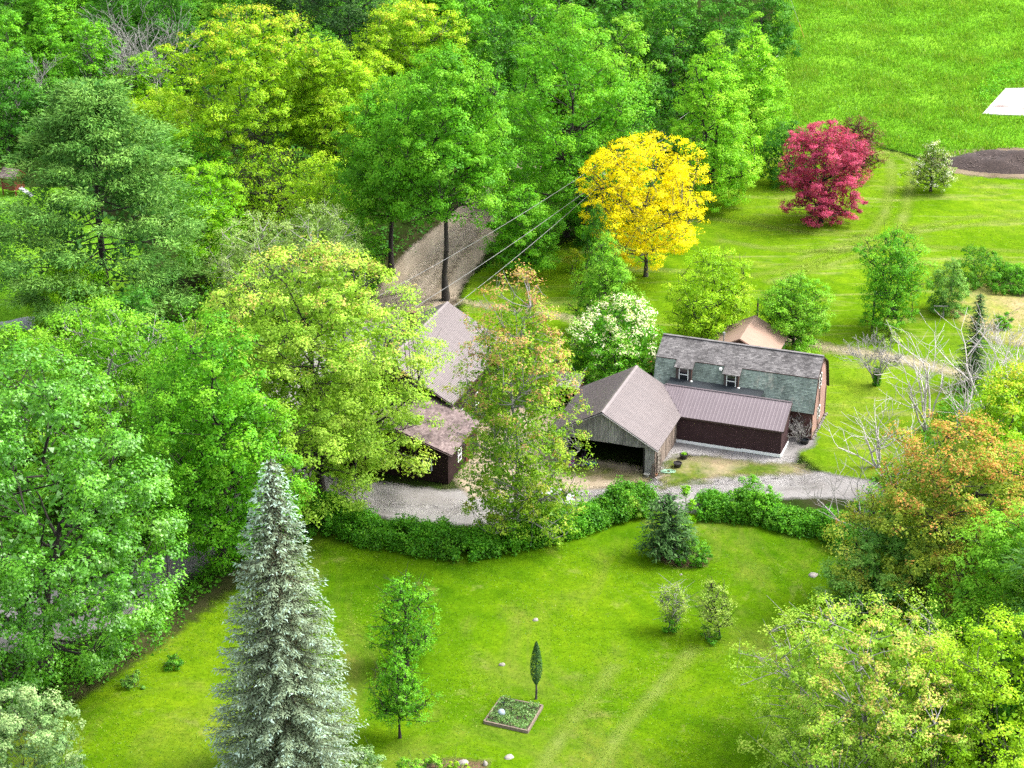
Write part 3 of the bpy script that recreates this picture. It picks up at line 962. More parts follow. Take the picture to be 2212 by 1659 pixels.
# ------------------------------------------------------------------ main house and its front wing
def make_house():
    t, q = building('house', 'dark brown house with ribbed metal gable roof half hidden by the big maple', 'house', -35.1, -5.0)
    ur, zr, ze = -35.1, 7.6, 4.24
    uL, uR, vF, vB = -40.6, -29.6, -11.7, 1.6
    pit = (zr - ze) / 6.0
    k = MB()
    zt = zr - pit * 5.5 - 0.1
    ol = [(uL, 0), (uR, 0), (uR, zt), (ur, zr - 0.14), (uL, zt)]
    n = 5
    k.add([q(u, vF, z) for u, z in ol] + [q(u, vB, z) for u, z in ol],
          [tuple(range(n)), tuple(range(n, 2 * n))[::-1]] + [((i + 1) % n, i, n + i, n + (i + 1) % n) for i in range(n)]).build('wall', M['house_brown'], t)
    f, b = vF - 0.5, vB + 0.4
    eR, eL = ur + 6.0, ur - 6.0
    metal_slope(t, q(ur, f, zr), q(ur, b, zr), q(eR, b, ze), q(eR, f, ze), M['metal'], 0.92)
    metal_slope(t, q(ur, b, zr), q(ur, f, zr), q(eL, f, ze), q(eL, b, ze), M['metal'], 0.92)
    MB().slab(q(ur - 0.2, f, zr - 0.07), q(ur, f, zr + 0.045), q(ur, b, zr + 0.045), q(ur - 0.2, b, zr - 0.07), -0.012)\
        .slab(q(ur, f, zr + 0.045), q(ur + 0.2, f, zr - 0.07), q(ur + 0.2, b, zr - 0.07), q(ur, b, zr + 0.045), -0.012).build('ridge_cap', M['metal'], t)
    for e in (eR, eL):
        MB().beam(q(ur, f, zr - 0.12), q(e, f, ze - 0.12), 0.05, 0.22, up=(0, 1, 0.01)).build('rake_board', M['trim_brown'], t)
        MB().beam(q(e, f, ze - 0.1), q(e, b, ze - 0.1), 0.04, 0.16).build('fascia', M['trim_brown'], t)
    for v in (-9, -5, -1):
        window(t, q(uR, v - 0.45, 1.0), (0, 1, 0), 1.2, 0.9, (1, 0, 0))
    window(t, q(-33.0, vF, 4.9), (1, 0, 0), 0.9, 0.8)
    MB().box(q(-37.0, 0, 0)[0], q(-36.2, 0, 0)[0], q(0, -3.4, 0)[1], q(0, -2.6, 0)[1], 6.2, 8.4).build('chimney', plain('chimney_brick', (0.24, 0.10, 0.07), (0.16, 0.07, 0.05), 6), t)
    # wing
    ur2, z2r, z2e = -31.6, 4.62, 3.0
    wl, wr, wf, wb = -36.4, -27.03, -18.72, -11.75
    p2 = (z2r - z2e) / 5.1
    k = MB()
    zt = z2e + p2 * 0.45 - 0.1
    ol = [(wl, 0), (wr, 0), (wr, zt), (ur2, z2r - 0.14), (wl, zt)]
    k.add([q(u, wf, z) for u, z in ol] + [q(u, wb, z) for u, z in ol],
          [tuple(range(n)), tuple(range(n, 2 * n))[::-1]] + [((i + 1) % n, i, n + i, n + (i + 1) % n) for i in range(n)]).build('wing_wall', M['house_brown'], t)
    f, b = wf - 0.4, wb
    for sgn, sd_ in ((1, 31), (-1, 32)):
        e = ur2 + sgn * 5.1
        A = np.array(q(e, f if sgn > 0 else b, z2e)); B = np.array(q(ur2, f if sgn > 0 else b, z2r))
        up = B - A; h = np.linalg.norm(up); up /= h
        al = np.array((0, 1.0 if sgn > 0 else -1.0, 0))
        MB().slab(A, A + al * (b - f), B + al * (b - f), B, 0.08).build('wing_deck', M['trim_brown'], t)
        s = MB(); shingles(s, A, al, up, b - f, h, 0.15, 0.3, sd_)
        s.build('wing_shingles', M['sh_brown'], t, kind='stuff')
        MB().beam(q(ur2, f - 0.01, z2r - 0.1), q(e, f - 0.01, z2e - 0.1), 0.05, 0.2, up=(0, 1, 0.01)).build('rake_board', M['trim_brown'], t)
    window(t, q(-29.37, wf, 1.05), (1, 0, 0), 1.12, 0.9)
    window(t, q(-33.6, wf, 1.05), (1, 0, 0), 1.12, 0.9)
    window(t, q(wr, -16.5, 1.0), (0, 1, 0), 1.1, 0.8, (1, 0, 0))
    MB().box(q(wr, 0, 0)[0], q(wr + 0.05, 0, 0)[0], q(0, -14.6, 0)[1], q(0, -13.7, 0)[1], 0.05, 2.1).build('door', plain('red_door', (0.22, 0.03, 0.03), (0.17, 0.02, 0.02), 2), t)
    return t


make_house()


# ------------------------------------------------------------------ small salt-box shed, tan-roofed building
def make_small_shed():
    t, q = building('small_shed', 'little open fronted shed with pale shake roof between house and garage', 'shed', -23.1, 0.0)
    u0, u1 = -24.9, -21.25
    P = [(-1.35, 2.2), (0.5, 2.95), (1.6, 2.35)]
    for u in (u0 + 0.08, u1 - 0.08):
        m = MB()
        o = [(-1.15, 0), (1.5, 0), (1.5, 2.35), (0.5, 2.88), (-1.15, 2.2)]
        m.add([q(u - 0.04, v, z) for v, z in o] + [q(u + 0.04, v, z) for v, z in o],
              [tuple(range(5)), tuple(range(5, 10))[::-1]] + [((i + 1) % 5, i, 5 + i, 5 + (i + 1) % 5) for i in range(5)])
        m.build('side_wall', M['clap_pink'], t)
    MB().box(q(u0 + .05, 0, 0)[0], q(u1 - .05, 0, 0)[0], q(0, 1.42, 0)[1], q(0, 1.5, 0)[1], 0, 2.3).build('back_wall', M['dark_in'], t)
    MB().box(q(u0 + .05, 0, 0)[0], q(u0 + 1.3, 0, 0)[0], q(0, -1.15, 0)[1], q(0, -1.08, 0)[1], 0, 2.1).build('front_wall', M['house_brown'], t)
    for i in range(2):
        (s0, z0), (s1, z1) = (P[0], P[1]) if i == 0 else (P[2], P[1])
        x = u0 - 0.12 if i == 0 else u1 + 0.12
        A, B = np.array(q(x, s0, z0)), np.array(q(x, s1, z1))
        up = B - A; h = np.linalg.norm(up); up /= h
        al = np.array((1.0 if i == 0 else -1.0, 0, 0))
        ln = u1 - u0 + 0.24
        MB().slab(A, A + al * ln, B + al * ln, B, 0.06).build('roof_deck', M['trim_brown'], t)
        s = MB(); shingles(s, A, al, up, ln, h, 0.16, 0.26, 40 + i, 0.035)
        s.build('roof_shakes', M['sh_shed'], t, kind='stuff')
    return t


make_small_shed()


def make_tan():
    t, q = building('outbuilding', 'small outbuilding with tan roll roofing and clapboard gable behind the barn', 'outbuilding', -9.3, 13.5)
    ur, zr, ze, f, b = -9.3, 4.0, 2.25, 10.9, 16.9
    w = 3.35
    k = MB()
    ol = [(ur - 3.05, 0), (ur + 3.05, 0), (ur + 3.05, 2.32), (ur, 3.9), (ur - 3.05, 2.32)]
    n = 5
    k.add([q(u, f + 0.25, z) for u, z in ol] + [q(u, b - 0.25, z) for u, z in ol],
          [tuple(range(n)), tuple(range(n, 2 * n))[::-1]] + [((i + 1) % n, i, n + i, n + (i + 1) % n) for i in range(n)]).build('wall', M['clap_pink'], t)
    c = MB()
    clap(c, q(ur, f + 0.25, 0), (1, 0, 0), (0, -1, 0), list(np.arange(0.1, 3.9, 0.16)),
         lambda z: (-3.05, 3.05) if z < 2.32 else (-(3.9 - z) / 0.518, (3.9 - z) / 0.518))
    c.build('gable_clapboards', M['clap_red'], t, kind='stuff')
    r = rnd(8)
    for s in (1, -1):
        nn = 6
        for i in range(nn):   # strips of roll roofing
            va, vb = f + (b - f) * i / nn, f + (b - f) * (i + 1) / nn + 0.05
            A, B = q(ur, va, zr + 0.004 * i), q(ur, vb, zr + 0.004 * i)
            C_, D = q(ur + s * w, vb, ze + 0.004 * i), q(ur + s * w, va, ze + 0.004 * i)
            m = MB()
            if s > 0: m.slab(A, D, C_, B, 0.05)
            else: m.slab(B, C_, D, A, 0.05)
            m.build('roofing_strip', M['tan_roof'], t)
        MB().beam(q(ur, f - .01, zr - 0.09), q(ur + s * w, f - .01, ze - 0.09), 0.04, 0.14, up=(0, 1, 0.01)).build('rake_board', M['corner'], t)
    MB().tube([q(-11.1, 12.0, 2.8), q(-11.1, 12.0, 3.75)], 0.07, 8).tube([q(-11.1, 12.0, 3.7), q(-11.1, 12.0, 3.95)], 0.13, 8).build('stove_pipe', M['galv'], t)
    MB().box(*[q(ur + 3.05, 0, 0)[0], q(ur + 3.1, 0, 0)[0]], q(0, 16.45, 0)[1], q(0, 16.6, 0)[1], 0, 2.3).build('corner_board', M['white'], t)
    return t


make_tan()


# ------------------------------------------------------------------ trees
def tubes_np(segs, k=5):
    """segs: list of (p0, p1, r0, r1) -> verts, quads"""
    S = np.array([np.concatenate([a, b, [r0, r1]]) for a, b, r0, r1 in segs], dtype=float)
    p0, p1, r0, r1 = S[:, 0:3], S[:, 3:6], S[:, 6], S[:, 7]
    d = p1 - p0
    d /= np.linalg.norm(d, axis=1, keepdims=True) + 1e-9
    ref = np.where(np.abs(d[:, 2:3]) > 0.9, np.array([[1.0, 0, 0]]), np.array([[0, 0, 1.0]]))
    x = np.cross(d, ref)
    x /= np.linalg.norm(x, axis=1, keepdims=True) + 1e-9
    y = np.cross(d, x)
    a = np.arange(k) * 2 * math.pi / k
    ring = x[:, None, :] * np.cos(a)[None, :, None] + y[:, None, :] * np.sin(a)[None, :, None]
    V = np.concatenate([p0[:, None] + ring * r0[:, None, None], p1[:, None] + ring * r1[:, None, None]], 1)
    n = len(S)
    base = np.arange(n)[:, None] * 2 * k
    j = np.arange(k)
    Q = np.stack([base + j, base + (j + 1) % k, base + k + (j + 1) % k, base + k + j], -1)
    return V.reshape(-1, 3), Q.reshape(-1, 4)


def leaves_np(pos, nrm, size, r, aspect=0.7, fold=0.18, axis=None):
    """three cornered leaf sprays; returns verts, triangles"""
    n = len(pos)
    nrm = nrm / (np.linalg.norm(nrm, axis=1, keepdims=True) + 1e-9)
    ref = r.randn(n, 3) if axis is None else axis + 0.25 * r.randn(n, 3)
    a = ref - nrm * np.sum(ref * nrm, 1, keepdims=True)
    a /= np.linalg.norm(a, axis=1, keepdims=True) + 1e-9
    b = np.cross(nrm, a)
    s = size[:, None] * 0.5
    w = aspect * 1.15
    V = np.stack([pos + a * s * 1.05, pos - a * s * 0.75 + b * s * w, pos - a * s * 0.75 - b * s * w], 1)
    return V.reshape(-1, 3), np.arange(3 * n).reshape(-1, 3)


def env(shape, t):
    t = np.clip(t, 0, 1)
    if shape == 'round': return np.power(np.clip(1 - np.abs(2 * t - 0.9) ** 2.3 / 1.3, 0, 1), 0.6)
    if shape == 'dome': return np.where(t < 0.3, 0.8 + 0.2 * np.sin(t / 0.3 * math.pi / 2), np.power(np.clip(1 - ((t - 0.3) / 0.7) ** 2.2, 0, 1), 0.55))
    if shape == 'pear': return np.where(t < 0.28, 0.72 + 0.28 * np.sin(t / 0.28 * math.pi / 2), np.power(np.clip(1 - (t - 0.28) / 0.72, 0, 1), 0.72))
    if shape == 'cone': return np.power(1 - t, 0.85) * 0.95 + 0.05
    if shape == 'vase': return np.where(t < 0.6, 0.35 + 0.65 * (t / 0.6) ** 0.7, np.power(np.clip(1 - ((t - 0.6) / 0.4) ** 2, 0, 1), 0.6))
    if shape == 'column': return np.where(t < 0.2, 0.7 + 0.3 * t / 0.2, np.where(t < 0.75, 1.0, np.power(np.clip(1 - ((t - 0.75) / 0.25) ** 1.8, 0, 1), 0.6)))
    return np.ones_like(t)


def crown_geo(r, H, W, shape, base, pr, flat=0.6, sub=13, per=12, leaf=0.26, npuff=None, inner=0.35, accent=None, up=0.75, spread=0.21, aspect=0.7, lump=0.2, maxl=46000, fan=False, hold=0.9, sep=1.05, core=1.0):
    per, leaf, maxl = int(per * 1.75), leaf * 0.78, maxl * 1.4
    """puffs of leaf clusters spread through an envelope"""
    z0, hc, R = H * base, H * (1 - base), W / 2
    R -= pr * 0.45
    hc_ = hc - pr * flat * 0.7
    ph = r.rand(6) * 6.28
    def lobes(a, t):
        return 1 + lump * (np.sin(2 * a + ph[0] + 3 * t) * 0.6 + np.sin(3 * a + ph[1] - 5 * t) * 0.6 + np.sin(5 * a + ph[2] + 9 * t) * 0.45 + np.sin(11 * t + ph[3] + a) * 0.3)
    area = math.pi * W * hc * 0.8
    if npuff is None: npuff = int(np.clip(area / (pr * pr * 1.35), 12, 420))
    npuff = min(npuff, int(maxl / (sub * per)))
    C_, T_, A_ = [], [], []
    tries = 0
    md = pr * sep
    while len(C_) < npuff and tries < npuff * 14:
        tries += 1
        t = r.rand()
        e = float(env(shape, t))
        if r.rand() > e: continue
        a = r.rand() * 6.283
        f = 1 - inner * 1.6 * r.rand() ** 2.2
        rr = R * e * max(f, 0.05) * lobes(a, t)
        p = np.array([rr * math.cos(a), rr * math.sin(a), z0 + t * hc_])
        if C_:
            d2 = np.sum(((np.array(C_) - p) * (1, 1, 1.5)) ** 2, 1).min()
            if d2 < md * md:
                if tries % 10 == 0: md *= 0.985
                continue
        C_.append(p); T_.append(t); A_.append(a)
    # a cap so that the top is reached
    C_.append(np.array([R * 0.08, 0, z0 + hc - pr * flat * 0.9])); T_.append(1.0); A_.append(0)
    C = np.array(C_)
    out = C - np.array([0, 0, z0 + hc * 0.35])
    out /= np.linalg.norm(out, axis=1, keepdims=True) + 1e-9
    n = len(C)
    prs = pr * (0.55 + 0.8 * r.rand(n))
    # sub clusters on the puff's outer shell
    d = r.randn(n, sub, 3) + out[:, None, :] * 0.7
    d[..., 2] += 0.35
    d /= np.linalg.norm(d, axis=2, keepdims=True) + 1e-9
    sc = C[:, None, :] + d * prs[:, None, None] * np.array([1, 1, flat]) * (0.62 + 0.38 * r.rand(n, sub, 1))
    ctint = r.randn(n, 1) * 0.13 + r.randn(n, sub) * 0.08 + d[..., 2] * 0.05
    g = np.clip(r.randn(n, sub, per, 3), -1.7, 1.7)
    pos = sc[:, :, None, :] + g * (spread * prs)[:, None, None, None] * np.array([1, 1, 0.7])
    nr = d[:, :, None, :] * 0.8 + np.array([0, 0, up * 0.8]) + r.randn(n, sub, per, 3) * 0.36 + g * 0.2
    if fan:
        nr = r.randn(n, sub, per, 3) * 0.7 + d[:, :, None, :] * 0.3
    tint = 0.42 + ctint[:, :, None] + r.randn(n, sub, per) * 0.11
    keep = np.ones(tint.shape, bool)
    tint = np.clip(tint, 0, 0.8)
    if accent:
        mode, amt = accent
        if mode == 'top':
            tt = np.array(T_)[:, None] + r.randn(n, sub) * 0.16
            m = tt > 1 - amt
        elif mode == 'side':
            tt = (np.sin(np.array(A_)) * -0.3 + np.array(T_))[:, None] + r.randn(n, sub) * 0.2
            m = tt > 1.1 - amt
        else:
            m = r.rand(n, sub) < amt
        tint = np.where(m[:, :, None] & (r.rand(*tint.shape) < 0.62), 0.9 + 0.1 * r.rand(*tint.shape), tint)
    pos, nr, tint = pos.reshape(-1, 3), nr.reshape(-1, 3), tint.reshape(-1)
    hk = np.repeat((r.rand(n, sub) < hold).reshape(-1), per)
    back = pos[:, 1] > 0.12 * R          # the far side is never seen from the flight path
    ok = (pos[:, 2] > 0.05) & hk & (~back | (r.rand(len(pos)) < 0.45))
    pos, nr, tint = pos[ok], nr[ok], tint[ok]
    size = leaf * (0.65 + 0.7 * r.rand(len(pos)))
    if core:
        # filler leaves inside the crown, added to block light and tinted dark for shade
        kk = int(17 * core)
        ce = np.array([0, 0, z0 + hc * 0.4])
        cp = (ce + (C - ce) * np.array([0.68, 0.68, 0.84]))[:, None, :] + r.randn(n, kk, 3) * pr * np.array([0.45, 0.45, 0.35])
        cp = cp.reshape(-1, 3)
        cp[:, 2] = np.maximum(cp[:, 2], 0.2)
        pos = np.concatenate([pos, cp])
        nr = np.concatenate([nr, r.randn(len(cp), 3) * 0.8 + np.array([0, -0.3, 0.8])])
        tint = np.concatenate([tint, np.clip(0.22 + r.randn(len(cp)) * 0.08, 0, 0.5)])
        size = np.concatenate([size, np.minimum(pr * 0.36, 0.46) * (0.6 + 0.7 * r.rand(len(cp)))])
    ax = None
    if fan: ax = np.array([0, 0, 0.8]) + out.repeat(sub * per, 0)[ok] * 0.6 if len(out) * sub * per == len(ok) else None
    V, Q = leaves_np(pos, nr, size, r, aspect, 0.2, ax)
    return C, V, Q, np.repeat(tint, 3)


def wood_geo(r, H, W, C, z0, tr, fork=0.0, stems=1, limbs=None, crook=0.03, twig=0.035, trunk_top=0.82):
    segs = []
    n = len(C)
    nodes, nrad = [], []
    stems_pts = []
    for s in range(stems):
        a = s * 6.283 / max(stems, 1) + r.rand()
        pts = []
        for i in range(9):
            t = i / 8
            off = np.array([math.cos(a), math.sin(a), 0]) * (0 if stems == 1 else (0.15 + 0.30 * W * 0.5 * t))
            p = off + np.array([r.randn() * crook * H * t, r.randn() * crook * H * t, H * trunk_top * t])
            pts.append(p)
        rad = [tr * (1 - 0.86 * (i / 8) ** 0.8) / (stems ** 0.4) for i in range(9)]
        rad[0] *= 1.35
        for i in range(8):
            segs.append((pts[i], pts[i + 1], rad[i], rad[i + 1]))
        stems_pts.append((pts, rad))
        for i in range(1, 9):
            nodes.append(pts[i]); nrad.append(rad[i])
    limbs = limbs or max(5, int(n / 9))
    order = r.permutation(n)[:limbs]
    hmin = max(z0 * 0.9, 0.15 * H)
    for j in order:
        tip = C[j]
        pts, rad = stems_pts[r.randint(stems)]
        hd = math.hypot(tip[0], tip[1])
        za = np.clip(tip[2] - hd * (0.55 + 0.5 * r.rand()), hmin, H * trunk_top * 0.97)
        k = za / (H * trunk_top) * 8
        i0 = int(min(k, 7)); f = k - i0
        st = pts[i0] * (1 - f) + pts[i0 + 1] * f
        r0 = (rad[i0] * (1 - f) + rad[i0 + 1] * f) * 0.62
        prev, pr_ = st, r0
        for m in range(1, 5):
            t = m / 4
            p = st * (1 - t) + tip * t
            p = p + np.array([0, 0, math.sin(t * math.pi) * -0.06 * hd]) + r.randn(3) * 0.03 * hd * (m < 4)
            rr = max(r0 * (1 - 0.8 * t), twig)
            segs.append((prev, p, pr_, rr))
            nodes.append(p); nrad.append(rr)
            prev, pr_ = p, rr
    N, NR = np.array(nodes), np.array(nrad)
    for j in range(n):
        c = C[j]
        d = np.sum((N - c) ** 2, 1) + np.where(N[:, 2] > c[2] - 0.2, 30.0, 0.0)
        b = int(np.argmin(d))
        if np.linalg.norm(N[b] - c) < 0.15: continue
        m = (N[b] + c) / 2 + r.randn(3) * 0.12
        r0 = min(NR[b] * 0.7, 0.07)
        segs.append((N[b], m, max(r0, twig), max(r0 * 0.6, twig * 0.8)))
        segs.append((m, c, max(r0 * 0.6, twig * 0.8), twig * 0.5))
        for _ in range(2):
            e = c + r.randn(3) * 0.5 + np.array([0, 0, 0.2])
            segs.append((c, e, twig * 0.5, twig * 0.25))
    return segs


BARK = {'grey': plain('grey_bark', (0.16, 0.14, 0.125), (0.07, 0.06, 0.055), 5, 0.9, bump=0.5, stretch=(1, 1, 0.4)),
        'dark': plain('dark_bark', (0.075, 0.06, 0.05), (0.03, 0.024, 0.02), 5, 0.9, bump=0.5, stretch=(1, 1, 0.4)),
        'pale': plain('pale_bark', (0.55, 0.52, 0.50), (0.27, 0.25, 0.24), 4, 0.85, bump=0.4, stretch=(1, 1, 0.5)),
        'white': plain('white_dead_wood', (0.62, 0.58, 0.56), (0.36, 0.32, 0.30), 4, 0.85, bump=0.3, stretch=(1, 1, 0.5), kb=0.8)}


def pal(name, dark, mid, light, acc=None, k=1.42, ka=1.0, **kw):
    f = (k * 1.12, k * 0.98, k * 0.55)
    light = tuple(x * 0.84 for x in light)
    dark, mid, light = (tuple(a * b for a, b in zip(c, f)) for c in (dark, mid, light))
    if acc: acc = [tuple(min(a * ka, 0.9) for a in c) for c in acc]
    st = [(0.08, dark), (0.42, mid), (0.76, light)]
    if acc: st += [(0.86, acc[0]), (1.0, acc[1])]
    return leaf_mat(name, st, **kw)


LF = {
    'maple': pal('maple_leaf', (0.030, 0.135, 0.008), (0.062, 0.225, 0.013), (0.125, 0.33, 0.028), k=1.62),
    'deep': pal('deep_green_leaf', (0.016, 0.085, 0.010), (0.034, 0.150, 0.016), (0.07, 0.22, 0.028)),
    'silver': pal('silver_maple_leaf', (0.028, 0.125, 0.010), (0.058, 0.22, 0.016), (0.13, 0.36, 0.05), k=1.36, gloss=0.03, grough=0.4),
    'lime': pal('lime_leaf', (0.065, 0.22, 0.006), (0.12, 0.34, 0.010), (0.22, 0.46, 0.02)),
    'yellowgreen': pal('yellow_green_leaf', (0.085, 0.21, 0.006), (0.155, 0.335, 0.012), (0.27, 0.46, 0.03), ((0.42, 0.48, 0.03), (0.48, 0.46, 0.04))),
    'spring': pal('spring_maple_leaf', (0.085, 0.20, 0.020), (0.17, 0.335, 0.045), (0.30, 0.47, 0.12), ((0.38, 0.42, 0.08), (0.46, 0.34, 0.10))),
    'redtip': pal('red_tipped_leaf', (0.06, 0.17, 0.012), (0.13, 0.27, 0.025), (0.25, 0.37, 0.06), ((0.42, 0.20, 0.08), (0.50, 0.32, 0.14))),
    'rust': pal('rust_topped_leaf', (0.07, 0.14, 0.02), (0.15, 0.24, 0.035), (0.27, 0.34, 0.07), ((0.42, 0.19, 0.04), (0.50, 0.28, 0.07))),
    'bluegreen': pal('blue_green_leaf', (0.045, 0.15, 0.035), (0.085, 0.235, 0.055), (0.17, 0.33, 0.10)),
    'willow': pal('pale_willow_leaf', (0.10, 0.20, 0.07), (0.18, 0.31, 0.13), (0.28, 0.42, 0.24)),
    'yellow': pal('golden_leaf', (0.40, 0.37, 0.004), (0.66, 0.68, 0.006), (0.95, 0.95, 0.02), ((0.80, 0.68, 0.01), (0.85, 0.72, 0.02)), k=1.12, trans=0.4),
    'crimson': pal('crimson_leaf', (0.11, 0.014, 0.055), (0.24, 0.034, 0.14), (0.47, 0.085, 0.32), k=1.6, trans=0.35),
    'plum': pal('plum_leaf', (0.03, 0.008, 0.014), (0.075, 0.020, 0.030), (0.13, 0.05, 0.055)),
    'catalpa': pal('catalpa_leaf', (0.028, 0.13, 0.008), (0.06, 0.23, 0.014), (0.13, 0.34, 0.03), ((0.62, 0.62, 0.30), (0.80, 0.78, 0.55))),
    'linden': pal('linden_leaf', (0.06, 0.20, 0.010), (0.125, 0.345, 0.022), (0.23, 0.46, 0.05), k=1.6),
    'fruit': pal('fruit_leaf', (0.09, 0.19, 0.03), (0.19, 0.33, 0.08), (0.34, 0.47, 0.19)),
    'blossom': pal('blossom_leaf', (0.05, 0.12, 0.02), (0.12, 0.22, 0.05), (0.27, 0.36, 0.13), ((0.62, 0.66, 0.45), (0.75, 0.76, 0.62))),
    'greyshrub': pal('sage_leaf', (0.065, 0.15, 0.08), (0.13, 0.26, 0.15), (0.27, 0.41, 0.30)),
    'apple': pal('apple_leaf', (0.05, 0.175, 0.012), (0.105, 0.30, 0.026), (0.20, 0.41, 0.06)),
    'hedge': pal('hedge_leaf', (0.020, 0.10, 0.008), (0.048, 0.19, 0.014), (0.11, 0.30, 0.03)),
    'pine': pal('pine_needle', (0.026, 0.10, 0.025), (0.07, 0.20, 0.055), (0.15, 0.33, 0.105), trans=0.2, k=1.3),
    'darkpine': pal('dark_pine_needle', (0.012, 0.045, 0.018), (0.028, 0.085, 0.035), (0.06, 0.14, 0.06), trans=0.15),
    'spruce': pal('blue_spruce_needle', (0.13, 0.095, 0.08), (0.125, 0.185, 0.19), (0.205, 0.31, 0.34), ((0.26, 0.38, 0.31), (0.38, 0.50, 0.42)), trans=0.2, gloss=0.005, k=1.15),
    'azalea': pal('azalea_bloom', (0.10, 0.15, 0.02), (0.30, 0.18, 0.05), (0.60, 0.20, 0.10), ((0.70, 0.25, 0.14), (0.75, 0.35, 0.2))),
}

SP = {  # species defaults: leaf colour, shape, base fraction, puff radius, trunk radius factor, bark, extra
    'maple': dict(lf='maple', shape='dome', base=0.2, pr=1.25, bark='grey'),
    'forest': dict(lf='maple', shape='dome', base=0.15, pr=1.35, bark='grey'),
    'airy': dict(lf='yellowgreen', shape='round', base=0.25, pr=1.1, bark='grey', kw=dict(flat=0.38, sub=10, per=11)),
}


def broad(name, label, cat, u, v, vt, wpx, lf='maple', shape='dome', base=0.2, pr=1.25, bark='grey', seed=1, stems=1, group=None, trk=None, gap=1.0, kw=None, wk=None, shift=(0, 0)):
    g = G(u, v)
    H = height_at(u, v, vt)
    W = metres(wpx, g)
    r = rnd(seed)
    t = thing(name, label, cat, g, 0, group)
    k = dict(kw or {})
    C, V, Q, T = crown_geo(r, H, W, shape, base, pr, **k)
    if gap < 1.0:
        kq = r.rand(len(Q)) < gap
        Q = Q[kq]
        us = np.unique(Q)
        rm = np.full(len(V), -1); rm[us] = np.arange(len(us))
        V, T, Q = V[us], T[us], rm[Q]
    segs = wood_geo(r, H, W, C, H * base, trk or (0.018 * H + 0.05), stems=stems, **(wk or {}))
    WV, WQ = tubes_np(segs)
    if shift != (0, 0):
        for A in (V, WV):
            f = np.clip(A[:, 2] / H, 0, 1) ** 1.3
            A[:, 0] += shift[0] * f
            A[:, 1] += shift[1] * f
    mesh_np('trunk', WV, WQ, mat=BARK[bark], parent=t, smooth=True)
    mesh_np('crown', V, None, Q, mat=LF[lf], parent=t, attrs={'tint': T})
    return t


def bare(name, label, u, v, vt, wpx, bark='white', seed=1, stems=3, depth=4, r0=0.11, lean=0.0, cat='bare tree', vine=None):
    g = G(u, v)
    H = height_at(u, v, vt)
    W = metres(wpx, g)
    r = rnd(seed)
    t = thing(name, label, cat, g)
    segs = []
    def grow(p, d, ln, rad, lv):
        n = 4
        q = p
        dd = d
        rr = rad
        for i in range(n):
            dd = dd + r.randn(3) * 0.11 + np.array([0, 0, 0.05])
            dd /= np.linalg.norm(dd)
            e = q + dd * ln / n
            r2 = rr * 0.86
            segs.append((q, e, max(rr, 0.018), max(r2, 0.014)))
            q, rr = e, r2
            if lv < depth and i >= 1:
                for _ in range(1 + (r.rand() < 0.5)):
                    s = r.randn(3); s[2] = abs(s[2]) * 0.5
                    s -= dd * (s @ dd)
                    s /= np.linalg.norm(s) + 1e-9
                    nd = dd * 0.8 + s * (0.55 + 0.3 * r.rand())
                    grow(q, nd / np.linalg.norm(nd), ln * (0.45 + 0.25 * r.rand()), rr * 0.6, lv + 1)
    for s in range(stems):
        a = s * 6.283 / stems + r.rand() * 1.2
        sp_ = (W / 2) / H * (0.5 + 0.8 * r.rand()) * (0.2 if stems == 1 else 1)
        d = np.array([math.cos(a) * sp_ + lean, math.sin(a) * sp_, 1.0])
        grow(np.array([math.cos(a), math.sin(a), 0]) * 0.1 * (stems > 1), d / np.linalg.norm(d), H * 0.72 * (0.75 + 0.3 * r.rand()), r0 * 1.35 * (0.7 + 0.4 * r.rand()), 1)
    WV, WQ = tubes_np(segs, 5)
    WV[:, 2] *= H / max(WV[:, 2].max(), 0.1)
    mesh_np('branches', WV, WQ, mat=BARK[bark], parent=t, smooth=True)
    if vine:
        n = 900
        z = r.rand(n) * H * vine
        a = r.rand(n) * 6.28
        pos = np.stack([np.cos(a) * 0.3 * (0.4 + r.rand(n)), np.sin(a) * 0.3 * (0.4 + r.rand(n)), z], -1)
        V, Q = leaves_np(pos, r.randn(n, 3) + pos * (1, 1, 0), np.full(n, 0.18), r)
        mesh_np('vine', V, None, Q, mat=LF['hedge'], parent=t, attrs={'tint': np.repeat(np.clip(0.4 + 0.15 * r.randn(n), 0, .8), 3)})
    return t


